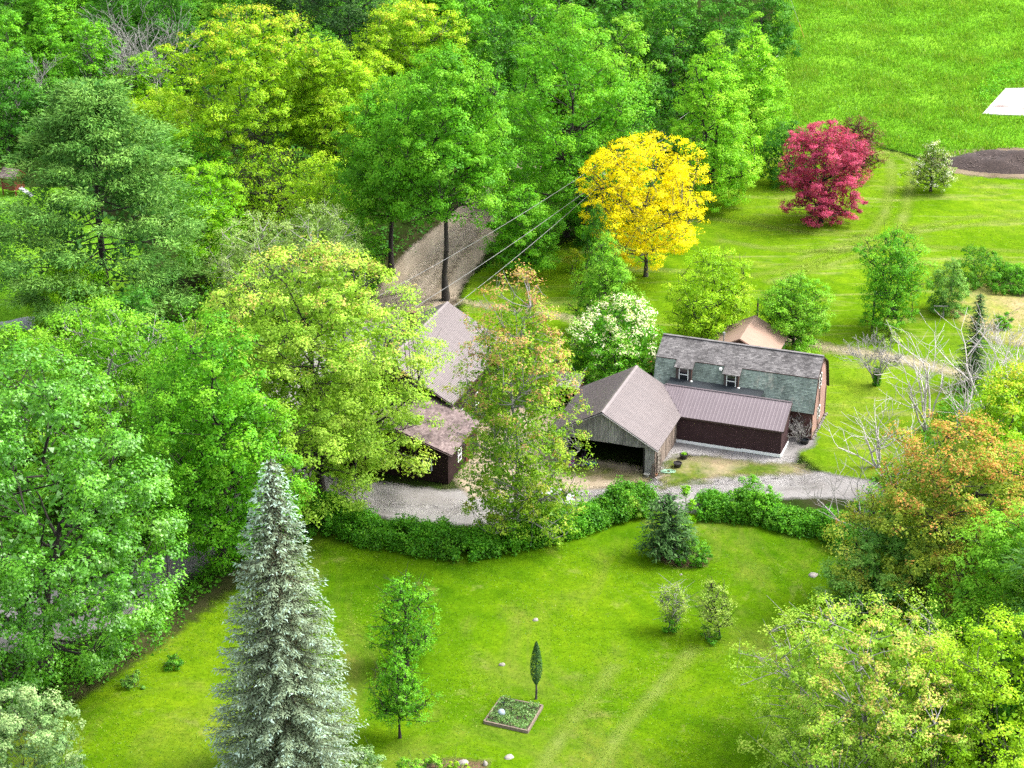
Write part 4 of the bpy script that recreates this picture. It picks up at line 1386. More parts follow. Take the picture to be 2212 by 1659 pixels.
def conifer(name, label, u, v, vt, wpx, lf='spruce', seed=1, whorl=0.42, drop=0.35, needle=0.2, n_branch=13, cat='spruce tree', base=0.02, power=0.8, dens=1.0, bark='dark', width_pts=None):
    """branch tiers with side twigs, every twig carrying needle sprays"""
    g = G(u, v)
    H = height_at(u, v, vt)
    R = metres(wpx, g) / 2
    r = rnd(seed)
    t = thing(name, label, cat, g)
    segs = [(np.array([0, 0, H * i / 10]), np.array([0, 0, H * (i + 1) / 10]), 0.018 * H * (1 - i / 10.3) + 0.01, 0.018 * H * (1 - (i + 1) / 10.3) + 0.01) for i in range(10)]
    P, N, A, T, S = [], [], [], [], []
    z = H * base + 0.2
    while z < H * 0.985:
        f = 1 - z / H
        e = R * min(1.0, (f ** power) * 1.06 + 0.015)
        if f > 0.82: e *= 0.80 + 0.2 * (1 - f) / 0.18
        nb = max(4, int(n_branch * (0.35 + 0.65 * e / R)))
        ph = r.rand() * 6.28
        for b in range(nb):
            a = ph + 6.283 * b / nb + r.randn() * 0.16
            ln = e * (0.80 + 0.30 * r.rand())
            dirh = np.array([math.cos(a), math.sin(a), 0])
            side = np.array([-dirh[1], dirh[0], 0])
            zb = z + r.randn() * whorl * 0.3
            m = max(3, int(ln / 0.30))
            s = np.linspace(0.12, 1, m)
            dz = -drop * ln * (s ** 1.0) + drop * 0.55 * ln * s ** 3.2
            pts = dirh * (s * ln)[:, None] + np.stack([np.zeros(m), np.zeros(m), zb + dz + 0.12 * ln * 0], -1)
            segs.append((np.array([0, 0, zb + 0.1]), pts[m // 2], 0.035, 0.022))
            segs.append((pts[m // 2], pts[-1], 0.022, 0.008))
            for i in range(m):
                tw = (0.20 + 0.55 * ln * (0.45 - 0.25 * s[i]) * 0.55) * (0.7 + 0.6 * r.rand())
                tw = min(tw, 0.95)
                for sg in (-1, 1, 0):
                    if sg == 0: kd, L_ = dirh, 0.25
                    else:
                        kd = dirh * 0.75 + side * sg * 0.75
                        kd = kd / np.linalg.norm(kd); L_ = tw
                    kn = max(1, int(L_ / (needle * 0.72) * dens))
                    for j in range(kn):
                        p = pts[i] + kd * (j + 0.6) / kn * L_ + np.array([0, 0, -0.18 * (j / kn) * L_])
                        P.append(p)
                        A.append(kd + np.array([0, 0, 0.15]))
                        N.append(np.array([0, 0, 1.0]))
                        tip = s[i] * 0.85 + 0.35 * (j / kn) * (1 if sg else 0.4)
                        T.append(tip)
        z += whorl * (0.75 + 0.5 * r.rand()) * (0.6 + 0.4 * e / R)
    P, A, N, T = np.array(P), np.array(A), np.array(N), np.array(T)
    kp = (P[:, 1] < 0.15 * R) | (r.rand(len(P)) < 0.4)
    P, A, N, T = P[kp], A[kp], N[kp], T[kp]
    n = len(P)
    P = P + r.randn(n, 3) * 0.05
    # two crossing sprays per point
    N1 = N + r.randn(n, 3) * 0.30 + A * (1, 1, 0) * 0.35
    V1, Q1 = leaves_np(P, N1, np.full(n, needle * 1.45) * (0.7 + 0.6 * r.rand(n)), r, 0.36, 0.1, A)
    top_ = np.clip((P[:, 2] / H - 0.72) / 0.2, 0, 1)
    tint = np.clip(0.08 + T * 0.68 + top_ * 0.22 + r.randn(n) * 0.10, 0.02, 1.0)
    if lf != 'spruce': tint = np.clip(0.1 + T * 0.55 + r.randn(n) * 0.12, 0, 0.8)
    WV, WQ = tubes_np(segs, 5)
    mesh_np('trunk', WV, WQ, mat=BARK[bark], parent=t)
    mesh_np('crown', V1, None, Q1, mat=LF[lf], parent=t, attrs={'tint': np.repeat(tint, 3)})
    return t


def pine(name, label, u, v, vt, wpx, lf='pine', seed=1, cat='pine tree', nl=34, base=0.12, maxl=60000, shape='round'):
    """white pine: level limbs ending in flat plumes of long needles"""
    g = G(u, v)
    H = height_at(u, v, vt)
    R = metres(wpx, g) / 2
    r = rnd(seed)
    t = thing(name, label, cat, g)
    segs = []
    tr = 0.02 * H
    pts = [np.array([r.randn() * 0.02 * H * i / 8, r.randn() * 0.02 * H * i / 8, H * 0.97 * i / 8]) for i in range(9)]
    for i in range(8): segs.append((pts[i], pts[i + 1], tr * (1 - i / 8.6), tr * (1 - (i + 1) / 8.6)))
    C = []
    for i in range(nl):
        f = (i + r.rand()) / nl
        z = H * (base + (0.95 - base) * f)
        e = R * float(env(shape, np.array((f * 0.92 + 0.04)))) if shape != 'cone' else R * (1 - f) ** 0.75
        a = i * 2.399 + r.randn() * 0.3
        ln = e * (0.72 + 0.38 * r.rand())
        d = np.array([math.cos(a), math.sin(a), 0])
        rise = (0.05 + 0.45 * f) * ln
        base_p = np.array([0, 0, z])
        prev = base_p
        m = 5
        for k in range(1, m + 1):
            s = k / m
            p = base_p + d * ln * s + np.array([0, 0, rise * s * s - 0.06 * ln * math.sin(s * 3.14)]) + r.randn(3) * 0.1
            segs.append((prev, p, 0.11 * (1 - s * 0.75) * (0.5 + 0.5 * e / R), 0.11 * (1 - (s + 0.15) * 0.75) * 0.6 + 0.01))
            if s > 0.45:
                nn = 2 + int(1.3 * s)
                for _ in range(nn):
                    sd_ = np.array([-d[1], d[0], 0]) * r.randn() * 0.27 * ln * (1.15 - s * 0.45) + d * r.randn() * 0.3
                    C.append(p + sd_ + np.array([0, 0, 0.15 + r.randn() * 0.12]))
            prev = p
    C = np.array(C)
    n = len(C)
    per = int(min(maxl / n, 230))
    rad = 0.70 + 0.5 * r.rand(n)
    gss = np.clip(r.randn(n, per, 3), -1.6, 1.6)
    pos = C[:, None, :] + gss * rad[:, None, None] * np.array([0.85, 0.85, 0.27])
    out = C / (np.linalg.norm(C * (1, 1, 0), axis=1, keepdims=True) + 1e-6)
    ax = np.repeat((out * (1, 1, 0) * 0.9 + np.array([0, 0, 0.55]))[:, None, :], per, 1) + gss * np.array([0.6, 0.6, 0.25])
    nr = np.array([0, 0, 1.0]) + r.randn(n, per, 3) * 0.55
    tint = np.clip(0.42 + r.randn(n, 1) * 0.13 + gss[..., 2] * 0.10 + r.randn(n, per) * 0.1, 0, 0.8)
    pos, nr, ax, tint = pos.reshape(-1, 3), nr.reshape(-1, 3), ax.reshape(-1, 3), tint.reshape(-1)
    kp = (pos[:, 1] < 0.25 * R) | (r.rand(len(pos)) < 0.45)
    pos, nr, ax, tint = pos[kp], nr[kp], ax[kp], tint[kp]
    V, Q = leaves_np(pos, nr, np.full(len(pos), 0.44) * (0.7 + 0.6 * r.rand(len(pos))), r, 0.22, 0.05, ax)
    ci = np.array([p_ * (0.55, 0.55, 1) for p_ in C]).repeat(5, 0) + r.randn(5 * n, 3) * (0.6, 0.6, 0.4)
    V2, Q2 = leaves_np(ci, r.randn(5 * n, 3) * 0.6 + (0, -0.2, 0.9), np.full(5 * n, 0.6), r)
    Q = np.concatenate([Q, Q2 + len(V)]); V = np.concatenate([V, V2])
    tint = np.concatenate([tint, np.full(5 * n, 0.1)])  # filler leaves inside the plumes get a dark tint that stands for shade
    WV, WQ = tubes_np(segs, 5)
    mesh_np('trunk', WV, WQ, mat=BARK['dark'], parent=t)
    mesh_np('crown', V, None, Q, mat=LF[lf], parent=t, attrs={'tint': np.repeat(tint.reshape(-1), 3)})
    return t


def bush(name, label, u, v, vt, wpx, lf='hedge', seed=1, cat='shrub', shape='dome', pr=0.45, leaf=0.16, sub=12, per=10, group=None, stems=4, maxl=14000, accent=None, flat=0.8, base=0.02):
    return broad(name, label, cat, u, v, vt, wpx, lf, shape, base, pr, 'grey', seed, stems, group, trk=0.05,
                 kw=dict(sub=sub, per=per, leaf=leaf, maxl=maxl, accent=accent, flat=flat), wk=dict(limbs=6, twig=0.015))


def hedge_run(name, label, pts, width, height, lf, seed, n, pr=0.55, leaf=0.17, cat='hedge'):
    """an unclipped hedge along a line"""
    r = rnd(seed)
    p = np.array([G(*q)[:2] for q in pts])
    seg = np.linalg.norm(np.diff(p, axis=0), axis=1)
    cum = np.concatenate([[0], np.cumsum(seg)])
    o0 = np.array([*p.mean(0), 0])
    t = thing(name, label, cat, o0)
    C, N = [], []
    segs = []
    for i in range(n):
        s = r.rand() * cum[-1]
        k = min(np.searchsorted(cum, s) - 1, len(seg) - 1); k = max(k, 0)
        f = (s - cum[k]) / seg[k]
        c = p[k] * (1 - f) + p[k + 1] * f
        d = (p[k + 1] - p[k]) / seg[k]
        nn = np.array([-d[1], d[0]])
        hh = height * (0.82 + 0.22 * math.sin(s * 0.7 + seed) + 0.14 * math.sin(s * 1.9))
        a = r.rand() * math.pi
        x = math.cos(a) * width / 2 * (0.75 + 0.3 * r.rand())
        z = max(math.sin(a), 0.0) ** 0.6 * (hh - pr * 0.6) * (0.75 + 0.25 * r.rand()) if r.rand() > 0.3 else r.rand() * hh * 0.8
        q = np.array([*(c + nn * x), max(z, 0.15)])
        C.append(q - o0)
        N.append(np.array([*(nn * math.cos(a)), math.sin(a) + 0.3]))
        if i % 4 == 0:
            segs.append((np.array([*c, 0]) - o0, q - o0, 0.03, 0.01))
    C, N = np.array(C), np.array(N)
    sub, per = 9, 10
    d = r.randn(n, sub, 3) * 0.8 + N[:, None, :]
    d /= np.linalg.norm(d, axis=2, keepdims=True)
    sc = C[:, None, :] + d * pr * (0.5 + 0.6 * r.rand(n, sub, 1))
    g_ = r.randn(n, sub, per, 3)
    pos = (sc[:, :, None, :] + g_ * pr * 0.24).reshape(-1, 3)
    nr = (d[:, :, None, :] * 0.5 + np.array([0, 0, 0.6]) + r.randn(n, sub, per, 3) * 0.5).reshape(-1, 3)
    ti = np.clip(0.4 + r.randn(n, 1, 1) * 0.1 + r.randn(n, sub, 1) * 0.1 + r.randn(n, sub, per) * 0.1, 0, 0.8).reshape(-1)
    ok = pos[:, 2] > 0.03
    V, Q = leaves_np(pos[ok], nr[ok], leaf * (0.65 + 0.7 * r.rand(ok.sum())), r)
    mesh_np('foliage', V, None, Q, mat=LF[lf], parent=t, attrs={'tint': np.repeat(ti[ok], 3)})
    WV, WQ = tubes_np(segs, 4)
    mesh_np('stems', WV, WQ, mat=BARK['dark'], parent=t)
    return t


exec_trees = True
# --- foreground
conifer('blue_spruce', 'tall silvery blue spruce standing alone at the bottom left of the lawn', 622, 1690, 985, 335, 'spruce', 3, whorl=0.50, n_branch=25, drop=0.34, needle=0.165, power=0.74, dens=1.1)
broad('maple_tree', 'huge bright green silver maple filling the lower left, with two dark trunks', 'maple tree', 95, 1455, 752, 620, 'silver', 'dome', 0.14, 1.3, 'dark', 11, stems=2, trk=0.55, kw=dict(sub=15, per=14, leaf=0.27, maxl=70000, lump=0.12), shift=(0, 0))
broad('maple_tree', 'dense mid green maple just behind the tip of the blue spruce', 'maple tree', 480, 1225, 668, 345, 'maple', 'dome', 0.1, 1.3, 'dark', 12, kw=dict(leaf=0.26, maxl=42000))
broad('maple_tree', 'pale green maple with a pale bare fork showing in its crown, above the silver maple', 'maple tree', 245, 1050, 655, 390, 'apple', 'dome', 0.15, 1.25, 'pale', 13, kw=dict(leaf=0.25, flat=0.45, maxl=42000))
bush('lilac_shrub', 'sage green shrub with pale tips in the bottom left corner', 70, 1740, 1488, 265, 'greyshrub', 14, 'shrub', 'dome', 0.6, 0.2, 13, 11, maxl=26000)
broad('maple_tree', 'huge airy yellow green maple leaning over the house', 'maple tree', 692, 1068, 525, 545, 'spring', 'dome', 0.12, 1.35, 'dark', 15, trk=0.42, kw=dict(flat=0.4, sub=13, per=14, leaf=0.25, maxl=82000, lump=0.12, inner=0.5, accent=('top', 0.06)), wk=dict(limbs=34, twig=0.04))
broad('maple_tree', 'slender red tipped tree rising from the hedge in front of the house', 'maple tree', 1118, 1165, 582, 262, 'redtip', 'round', 0.02, 0.95, 'pale', 16, trk=0.30, kw=dict(flat=0.62, sub=9, per=9, leaf=0.22, maxl=32000, accent=('top', 0.34), lump=0.26), wk=dict(limbs=22))
broad('maple_tree', 'broad yellow green maple in the bottom right corner, pale limbs spreading low', 'maple tree', 1862, 1700, 1312, 520, 'spring', 'round', 0.08, 1.0, 'pale', 17, trk=0.26, kw=dict(flat=0.5, sub=11, per=12, leaf=0.2, maxl=52000, accent=('side', 0.14), lump=0.22), wk=dict(limbs=30))
broad('maple_tree', 'fresh lime green maple at the bottom right edge of the photo', 'maple tree', 2115, 1740, 1330, 420, 'yellowgreen', 'dome', 0.08, 1.0, 'grey', 18, trk=0.26, kw=dict(flat=0.6, sub=12, per=12, leaf=0.2, maxl=46000), wk=dict(limbs=26))
broad('maple_tree', 'large rust topped maple right of the driveway with green lower boughs', 'maple tree', 2045, 1325, 905, 430, 'rust', 'dome', 0.1, 1.15, 'dark', 19, stems=2, trk=0.4, kw=dict(flat=0.45, sub=11, per=12, leaf=0.23, maxl=52000, accent=('top', 0.30), lump=0.2), wk=dict(limbs=30))
broad('maple_tree', 'blue green low tree tucked below the rust topped maple', 'tree', 1905, 1335, 1115, 270, 'bluegreen', 'dome', 0.06, 1.0, 'dark', 20, kw=dict(leaf=0.22, maxl=26000))
broad('maple_tree', 'dull green tree at the right edge above the lime green maple', 'tree', 2185, 1480, 1090, 330, 'apple', 'dome', 0.06, 1.15, 'dark', 21, kw=dict(leaf=0.24, maxl=40000))
broad('tree', 'bright lime tree at the right edge beside the rust topped maple', 'tree', 2205, 1240, 945, 190, 'lime', 'column', 0.1, 1.0, 'grey', 22, kw=dict(leaf=0.23, maxl=24000))
broad('tree', 'olive green tree at the right edge behind the rust topped maple', 'tree', 2170, 1080, 790, 240, 'yellowgreen', 'dome', 0.1, 1.1, 'grey', 23, kw=dict(flat=0.5, leaf=0.24, maxl=30000, accent=('top', 0.15)))
pine('white_pine', 'white pine poking in from the right edge low down', 2285, 1560, 1090, 230, 'pine', 24, nl=26, maxl=16000)
broad('oak_tree', 'dark green oak in the shade at the lower right edge', 'oak tree', 2290, 1700, 1240, 360, 'deep', 'dome', 0.05, 1.3, 'dark', 25, kw=dict(leaf=0.26, maxl=30000))
# --- left side
pine('white_pine', 'great blue green white pine on the left with layered boughs', 235, 700, 178, 500, 'pine', 26, nl=78, base=0.10, maxl=100000, shape='pear')
broad('tree', 'small bright green tree below the great white pine', 'tree', 172, 745, 552, 180, 'lime', 'dome', 0.08, 0.9, 'grey', 27, kw=dict(leaf=0.2, maxl=20000))
broad('tree', 'bright green upright tree right of the great white pine', 'tree', 452, 610, 352, 160, 'lime', 'column', 0.05, 1.0, 'grey', 28, kw=dict(leaf=0.22, maxl=24000))
broad('birch_tree', 'left one of two pale feathery birches behind the yellow green maple', 'birch tree', 560, 690, 455, 200, 'willow', 'dome', 0.08, 0.9, 'white', 29, group='feathery birches', kw=dict(leaf=0.17, sub=11, per=10, maxl=18000, flat=0.7))
broad('birch_tree', 'right one of two pale feathery birches, white stem showing', 'birch tree', 700, 700, 438, 210, 'willow', 'dome', 0.08, 0.9, 'white', 30, group='feathery birches', kw=dict(leaf=0.17, sub=11, per=10, maxl=20000, flat=0.7))
broad('tree', 'scrubby tree with dark crooked twigs and sparse yellow green leaves', 'tree', 590, 490, 308, 230, 'yellowgreen', 'dome', 0.1, 0.9, 'dark', 31, gap=0.55, stems=4, kw=dict(leaf=0.2, sub=9, per=8, maxl=16000), wk=dict(limbs=30, twig=0.05))
broad('locust_tree', 'tallest golden green tree of the row along the wood, left of the road', 'tree', 555, 430, 12, 350, 'yellowgreen', 'round', 0.3, 1.2, 'grey', 32, stems=2, trk=0.3, kw=dict(flat=0.32, sub=11, per=12, leaf=0.26, maxl=48000, accent=('top', 0.12), lump=0.22), wk=dict(limbs=30))
broad('locust_tree', 'golden green tree crowded between the tall golden tree and the road maples', 'tree', 730, 430, 95, 220, 'yellowgreen', 'round', 0.28, 1.15, 'dark', 33, kw=dict(flat=0.34, sub=11, per=12, leaf=0.25, maxl=34000))
broad('locust_tree', 'golden green tree standing apart at the top edge above the road maples', 'tree', 893, 275, -5, 215, 'yellowgreen', 'round', 0.35, 1.15, 'grey', 34, kw=dict(flat=0.34, sub=11, per=11, leaf=0.26, maxl=28000, accent=('top', 0.12)))
broad('tree', 'yellow green tree behind the white pine, left of the golden trees', 'tree', 345, 400, 195, 260, 'yellowgreen', 'dome', 0.15, 1.15, 'grey', 35, kw=dict(flat=0.4, leaf=0.25, maxl=28000))
broad('tree', 'low green tree below the golden trees beside the scrubby tree', 'tree', 430, 480, 270, 200, 'maple', 'dome', 0.1, 1.1, 'grey', 36, kw=dict(flat=0.45, leaf=0.25, maxl=20000))
# --- road maples
broad('maple_tree', 'left one of two big green roadside maples, its trunk in shade', 'maple tree', 846, 595, 165, 215, 'maple', 'dome', 0.34, 1.25, 'dark', 37, group='roadside maples', trk=0.34, kw=dict(leaf=0.25, maxl=40000, flat=0.5))
broad('maple_tree', 'right one of two big green roadside maples, tall bare trunk before the road', 'maple tree', 963, 648, 98, 300, 'maple', 'dome', 0.38, 1.3, 'dark', 38, group='roadside maples', trk=0.36, kw=dict(leaf=0.26, maxl=56000, flat=0.5, lump=0.14))
broad('maple_tree', 'massive deep green maple right of the road, behind the road maples', 'maple tree', 1225, 510, 18, 350, 'maple', 'dome', 0.1, 1.35, 'dark', 39, trk=0.35, kw=dict(leaf=0.27, maxl=52000))
broad('maple_tree', 'small tiered maple hanging over the right edge of the road', 'maple tree', 1130, 592, 400, 160, 'maple', 'dome', 0.12, 0.95, 'grey', 40, kw=dict(flat=0.38, leaf=0.22, maxl=22000))
bush('dark_shrub', 'dark blue green shrub under the trees left of the utility pole', 1272, 520, 398, 130, 'deep', 41, 'shrub', 'dome', 0.6, 0.2)
broad('linden_tree', 'pear shaped light green tree right of the golden locust', 'linden tree', 1527, 440, 68, 232, 'linden', 'pear', 0.04, 1.0, 'dark', 42, stems=2, kw=dict(leaf=0.22, sub=12, per=12, maxl=46000, lump=0.07, flat=0.7))
broad('tree', 'light green tree close behind the pear shaped tree at the meadow edge', 'tree', 1615, 350, 25, 165, 'linden', 'pear', 0.05, 1.1, 'dark', 43, kw=dict(leaf=0.24, maxl=28000, lump=0.1))
# --- specimens on the side lawn
broad('golden_locust', 'brilliant yellow tree with a short trunk on the side lawn', 'golden tree', 1395, 597, 285, 275, 'yellow', 'round', 0.18, 0.95, 'grey', 44, trk=0.22, kw=dict(flat=0.38, sub=11, per=11, leaf=0.2, maxl=34000, lump=0.12), wk=dict(limbs=24))
broad('red_maple', 'dense crimson Japanese maple with foliage down to the grass', 'japanese maple', 1773, 480, 258, 168, 'crimson', 'column', 0.03, 0.75, 'dark', 45, kw=dict(leaf=0.17, sub=13, per=12, maxl=44000, lump=0.14, flat=0.45, hold=1.0, core=1.6))
broad('plum_tree', 'dark purple plum peeking out behind the crimson maple', 'plum tree', 1838, 385, 250, 125, 'plum', 'dome', 0.15, 0.9, 'dark', 46, gap=0.7, kw=dict(leaf=0.19, sub=9, per=9, maxl=12000))
broad('tree', 'dark green round tree left of the crimson maple', 'tree', 1702, 398, 258, 125, 'deep', 'dome', 0.06, 0.85, 'dark', 47, kw=dict(leaf=0.2, maxl=16000))
broad('hawthorn_tree', 'little white flowering tree alone near the dark mulch pile', 'flowering tree', 2010, 413, 302, 100, 'blossom', 'pear', 0.12, 0.6, 'dark', 48, kw=dict(leaf=0.16, sub=10, per=9, maxl=9000, accent=('rand', 0.38)))
broad('apple_tree', 'pale green tree in front of the utility pole, above the white flowering shrub', 'tree', 1305, 725, 500, 165, 'apple', 'pear', 0.05, 0.85, 'dark', 49, kw=dict(leaf=0.18, sub=10, per=10, maxl=20000, lump=0.2), gap=0.9)
broad('catalpa_tree', 'green tree covered with cream white flower heads behind the garage', 'flowering tree', 1335, 835, 642, 235, 'catalpa', 'dome', 0.04, 0.9, 'dark', 50, stems=3, kw=dict(leaf=0.22, sub=11, per=11, maxl=30000, accent=('top', 0.30)))
broad('apple_tree', 'yellow green tree behind the barn, left of the tan roof', 'tree', 1532, 745, 532, 200, 'yellowgreen', 'dome', 0.05, 0.85, 'dark', 51, kw=dict(leaf=0.18, sub=11, per=10, maxl=24000, lump=0.2))
broad('apple_tree', 'round green apple tree right of the tan roofed outbuilding', 'apple tree', 1714, 758, 590, 155, 'apple', 'dome', 0.14, 0.8, 'dark', 52, trk=0.2, kw=dict(leaf=0.18, sub=12, per=10, maxl=22000))
broad('tree', 'tall several stemmed green tree on the side lawn behind a dark post', 'tree', 1920, 712, 492, 135, 'maple', 'column', 0.05, 0.8, 'dark', 53, stems=4, kw=dict(leaf=0.18, sub=10, per=10, maxl=20000, lump=0.28), gap=0.85)
bush('lilac_shrub', 'blue tinged round shrub left of the dark round bush', 2045, 672, 560, 90, 'bluegreen', 54, pr=0.5, leaf=0.17, maxl=12000)
bush('round_shrub', 'dark round bush at the far corner of the garden plot', 2112, 610, 532, 108, 'hedge', 55, pr=0.45, leaf=0.15, maxl=12000)
bush('shrub', 'loose bright green shrub at the right edge beside the dark round bush', 2190, 618, 570, 90, 'maple', 56, pr=0.4, leaf=0.14, maxl=7000)
hedge_run('perennial_row', 'long low row of tall grassy perennials in the garden plot', [(2140, 632), (2190, 634), (2260, 640)], 1.1, 0.9, 'hedge', 57, 70, 0.3, 0.13, 'plant row')
bush('grass_clump', 'green tufted clump in the straw coloured garden plot', 2169, 708, 674, 46, 'maple', 58, 'ornamental grass', pr=0.3, leaf=0.14, maxl=3000)
conifer('arborvitae', 'dark narrow cone shaped evergreen at the right of the garden plot', 2098, 838, 632, 84, 'darkpine', 59, whorl=0.26, n_branch=11, drop=0.1, needle=0.14, cat='evergreen', power=0.62)
# --- bare trees on the right
bare('dead_tree', 'cluster of bare white stems right of the barn', 2000, 930, 700, 150, 'white', 61, 6, 3, 0.10)
bare('dead_tree', 'bare grey white tree leaning left below the barn corner', 1895, 1010, 850, 150, 'white', 62, 4, 3, 0.09, lean=-0.3)
bare('dead_tree', 'bare white forked tree at the right edge above the olive tree', 2190, 900, 672, 140, 'white', 63, 3, 4, 0.11)
bare('dead_tree', 'thin bare white trunk slanting in front of the cone shaped evergreen', 2150, 935, 640, 60, 'white', 64, 1, 3, 0.15, lean=-0.22)
bare('dead_tree', 'bare branches reaching over the drive from the rust topped maple', 1860, 1180, 950, 190, 'pale', 65, 5, 3, 0.09, lean=-0.15)
bare('dead_tree', 'bare white stems rising from the green thicket behind the rust topped maple', 2075, 960, 740, 120, 'white', 71, 4, 3, 0.10)
bare('dead_tree', 'leaning bare white limbs left of the rust topped maple', 1935, 1085, 885, 130, 'white', 72, 4, 3, 0.09, lean=-0.35)
bare('vine_stump', 'twiggy vine covered stump in the grass right of the barn', 1893, 832, 722, 55, 'pale', 66, 5, 4, 0.07, vine=0.35, cat='bare shrub')
bush('shrub', 'yellow green shrub behind the vine covered stump', 1915, 735, 690, 70, 'spring', 67, pr=0.35, leaf=0.14, maxl=4000)
bare('bare_shrub', 'leafless twiggy shrub at the corner of the brown shed', 1725, 955, 890, 80, 'pale', 68, 9, 3, 0.03, cat='bare shrub')
# --- lawn trees
broad('young_tree', 'rear one of the two young trees on the lawn, rounder and darker', 'young tree', 877, 1440, 1238, 128, 'maple', 'dome', 0.12, 0.55, 'dark', 70, gap=0.75, kw=dict(hold=0.6, leaf=0.15, sub=10, per=10, maxl=15000, accent=None, lump=0.34))
broad('young_tree', 'front one of the two young trees on the lawn, bare lower trunk', 'young tree', 864, 1594, 1398, 118, 'maple', 'pear', 0.26, 0.55, 'dark', 71, trk=0.10, kw=dict(leaf=0.14, sub=9, per=9, maxl=11000, lump=0.4, hold=0.6), gap=0.8)
broad('apple_tree', 'small gnarled pale leaved fruit tree, left of the pair on the lawn', 'fruit tree', 1452, 1360, 1262, 76, 'fruit', 'vase', 0.2, 0.42, 'pale', 72, stems=3, trk=0.09, gap=0.6, kw=dict(hold=0.6, leaf=0.12, sub=9, per=9, maxl=6000))
broad('apple_tree', 'small leaning fruit tree, right of the pair on the lawn', 'fruit tree', 1555, 1380, 1258, 84, 'fruit', 'dome', 0.25, 0.45, 'dark', 73, trk=0.08, gap=0.65, kw=dict(hold=0.6, leaf=0.12, sub=9, per=9, maxl=6000), shift=(-1.0, 0.2))
bush('shoots', 'bright green shoots round the foot of the left fruit tree', 1452, 1363, 1322, 36, 'maple', 74, 'plant', pr=0.25, leaf=0.11, maxl=1500)
bush('shoots', 'low growth at the foot of the leaning fruit tree', 1528, 1380, 1352, 56, 'hedge', 75, 'plant', pr=0.2, leaf=0.1, maxl=1500)
conifer('small_pine', 'small bushy pine at the gap in the hedge', 1440, 1200, 1068, 128, 'darkpine', 76, whorl=0.3, n_branch=13, drop=-0.25, needle=0.22, cat='pine tree', power=0.42, dens=1.1)
broad('sapling', 'bright green shoot rising beside the small pine', 'sapling', 1478, 1160, 1050, 50, 'lime', 'column', 0.05, 0.4, 'grey', 77, kw=dict(leaf=0.15, maxl=3000))
bush('round_shrub', 'round green shrub beside the boulder and small pine', 1496, 1214, 1166, 76, 'hedge', 78, pr=0.3, leaf=0.13, maxl=6000)
hedge_run('hedge', 'long shaggy hedge between the lawn and the driveway', [(650, 1095), (700, 1125), (780, 1158), (900, 1182), (1000, 1196), (1100, 1178), (1210, 1150), (1300, 1122), (1400, 1096)], 2.6, 2.3, 'hedge', 80, 900, 0.6, 0.17)
hedge_run('hedge', 'shorter shaggy hedge right of the gap, below the brown shed', [(1510, 1108), (1580, 1112), (1640, 1118), (1710, 1138), (1790, 1150), (1850, 1190)], 2.4, 1.9, 'hedge', 81, 380, 0.55, 0.17)
bush('tall_shrub', 'taller bright shrub standing up from the right hand hedge', 1622, 1108, 1030, 110, 'maple', 82, pr=0.45, leaf=0.15, maxl=9000)
bush('shrub', 'yellowish shrub at the end of the long hedge next to the small pine', 1352, 1112, 1062, 70, 'spring', 83, pr=0.4, leaf=0.14, maxl=5000)
bush('shrub', 'dark green bush at the left end of the long hedge', 655, 1150, 1050, 120, 'hedge', 84, pr=0.5, leaf=0.17, maxl=9000)
bush('shrub', 'small green bush at the lawn edge under the blue green tree', 1862, 1345, 1295, 62, 'maple', 85, pr=0.3, leaf=0.13, maxl=3500)
bush('shrub', 'grey green bush at the bottom edge, left part of the flower bed', 790, 1690, 1622, 100, 'greyshrub', 86, pr=0.35, leaf=0.13, maxl=6000)
bush('shrub', 'soft green bush at the bottom edge in the flower bed', 880, 1700, 1640, 80, 'apple', 87, pr=0.3, leaf=0.13, maxl=4000)
bush('azalea', 'orange blooming azalea behind the garage roof', 1392, 838, 776, 80, 'azalea', 88, pr=0.35, leaf=0.14, maxl=5000, accent=('top', 0.5))
bush('red_shrub', 'dark red leaved bush in the corner of barn and garage roof', 1432, 840, 768, 62, 'plum', 89, pr=0.4, leaf=0.14, maxl=4000)
bush('shrub', 'low dark plant on the left part of the lawn', 378, 1440, 1412, 46, 'hedge', 90, pr=0.25, leaf=0.12, maxl=1800)
bush('forsythia', 'small bush with a yellow top beside the utility pole', 1240, 585, 540, 52, 'yellowgreen', 91, pr=0.35, leaf=0.14, maxl=3000, accent=('top', 0.6))

bush('hosta', 'broad leaved pale green plants at the bottom edge in the flower bed', 935, 1668, 1636, 60, 'apple', 93, 'plant', pr=0.25, leaf=0.2, maxl=1500)
bush('shrub', 'leafy weeds at the bottom edge, right end of the flower bed', 985, 1672, 1645, 60, 'yellowgreen', 94, pr=0.2, leaf=0.1, maxl=2500)
bush('iris_clump', 'spiky grey green iris clump on the left of the lawn', 292, 1482, 1456, 60, 'bluegreen', 95, 'plant', pr=0.2, leaf=0.16, maxl=1500)
hedge_run('shrub_border', 'band of mixed green shrubs at the right edge beyond the garden plot', [(2150, 600), (2200, 602), (2260, 606)], 1.8, 1.5, 'maple', 96, 90, 0.4, 0.15, 'shrub border')
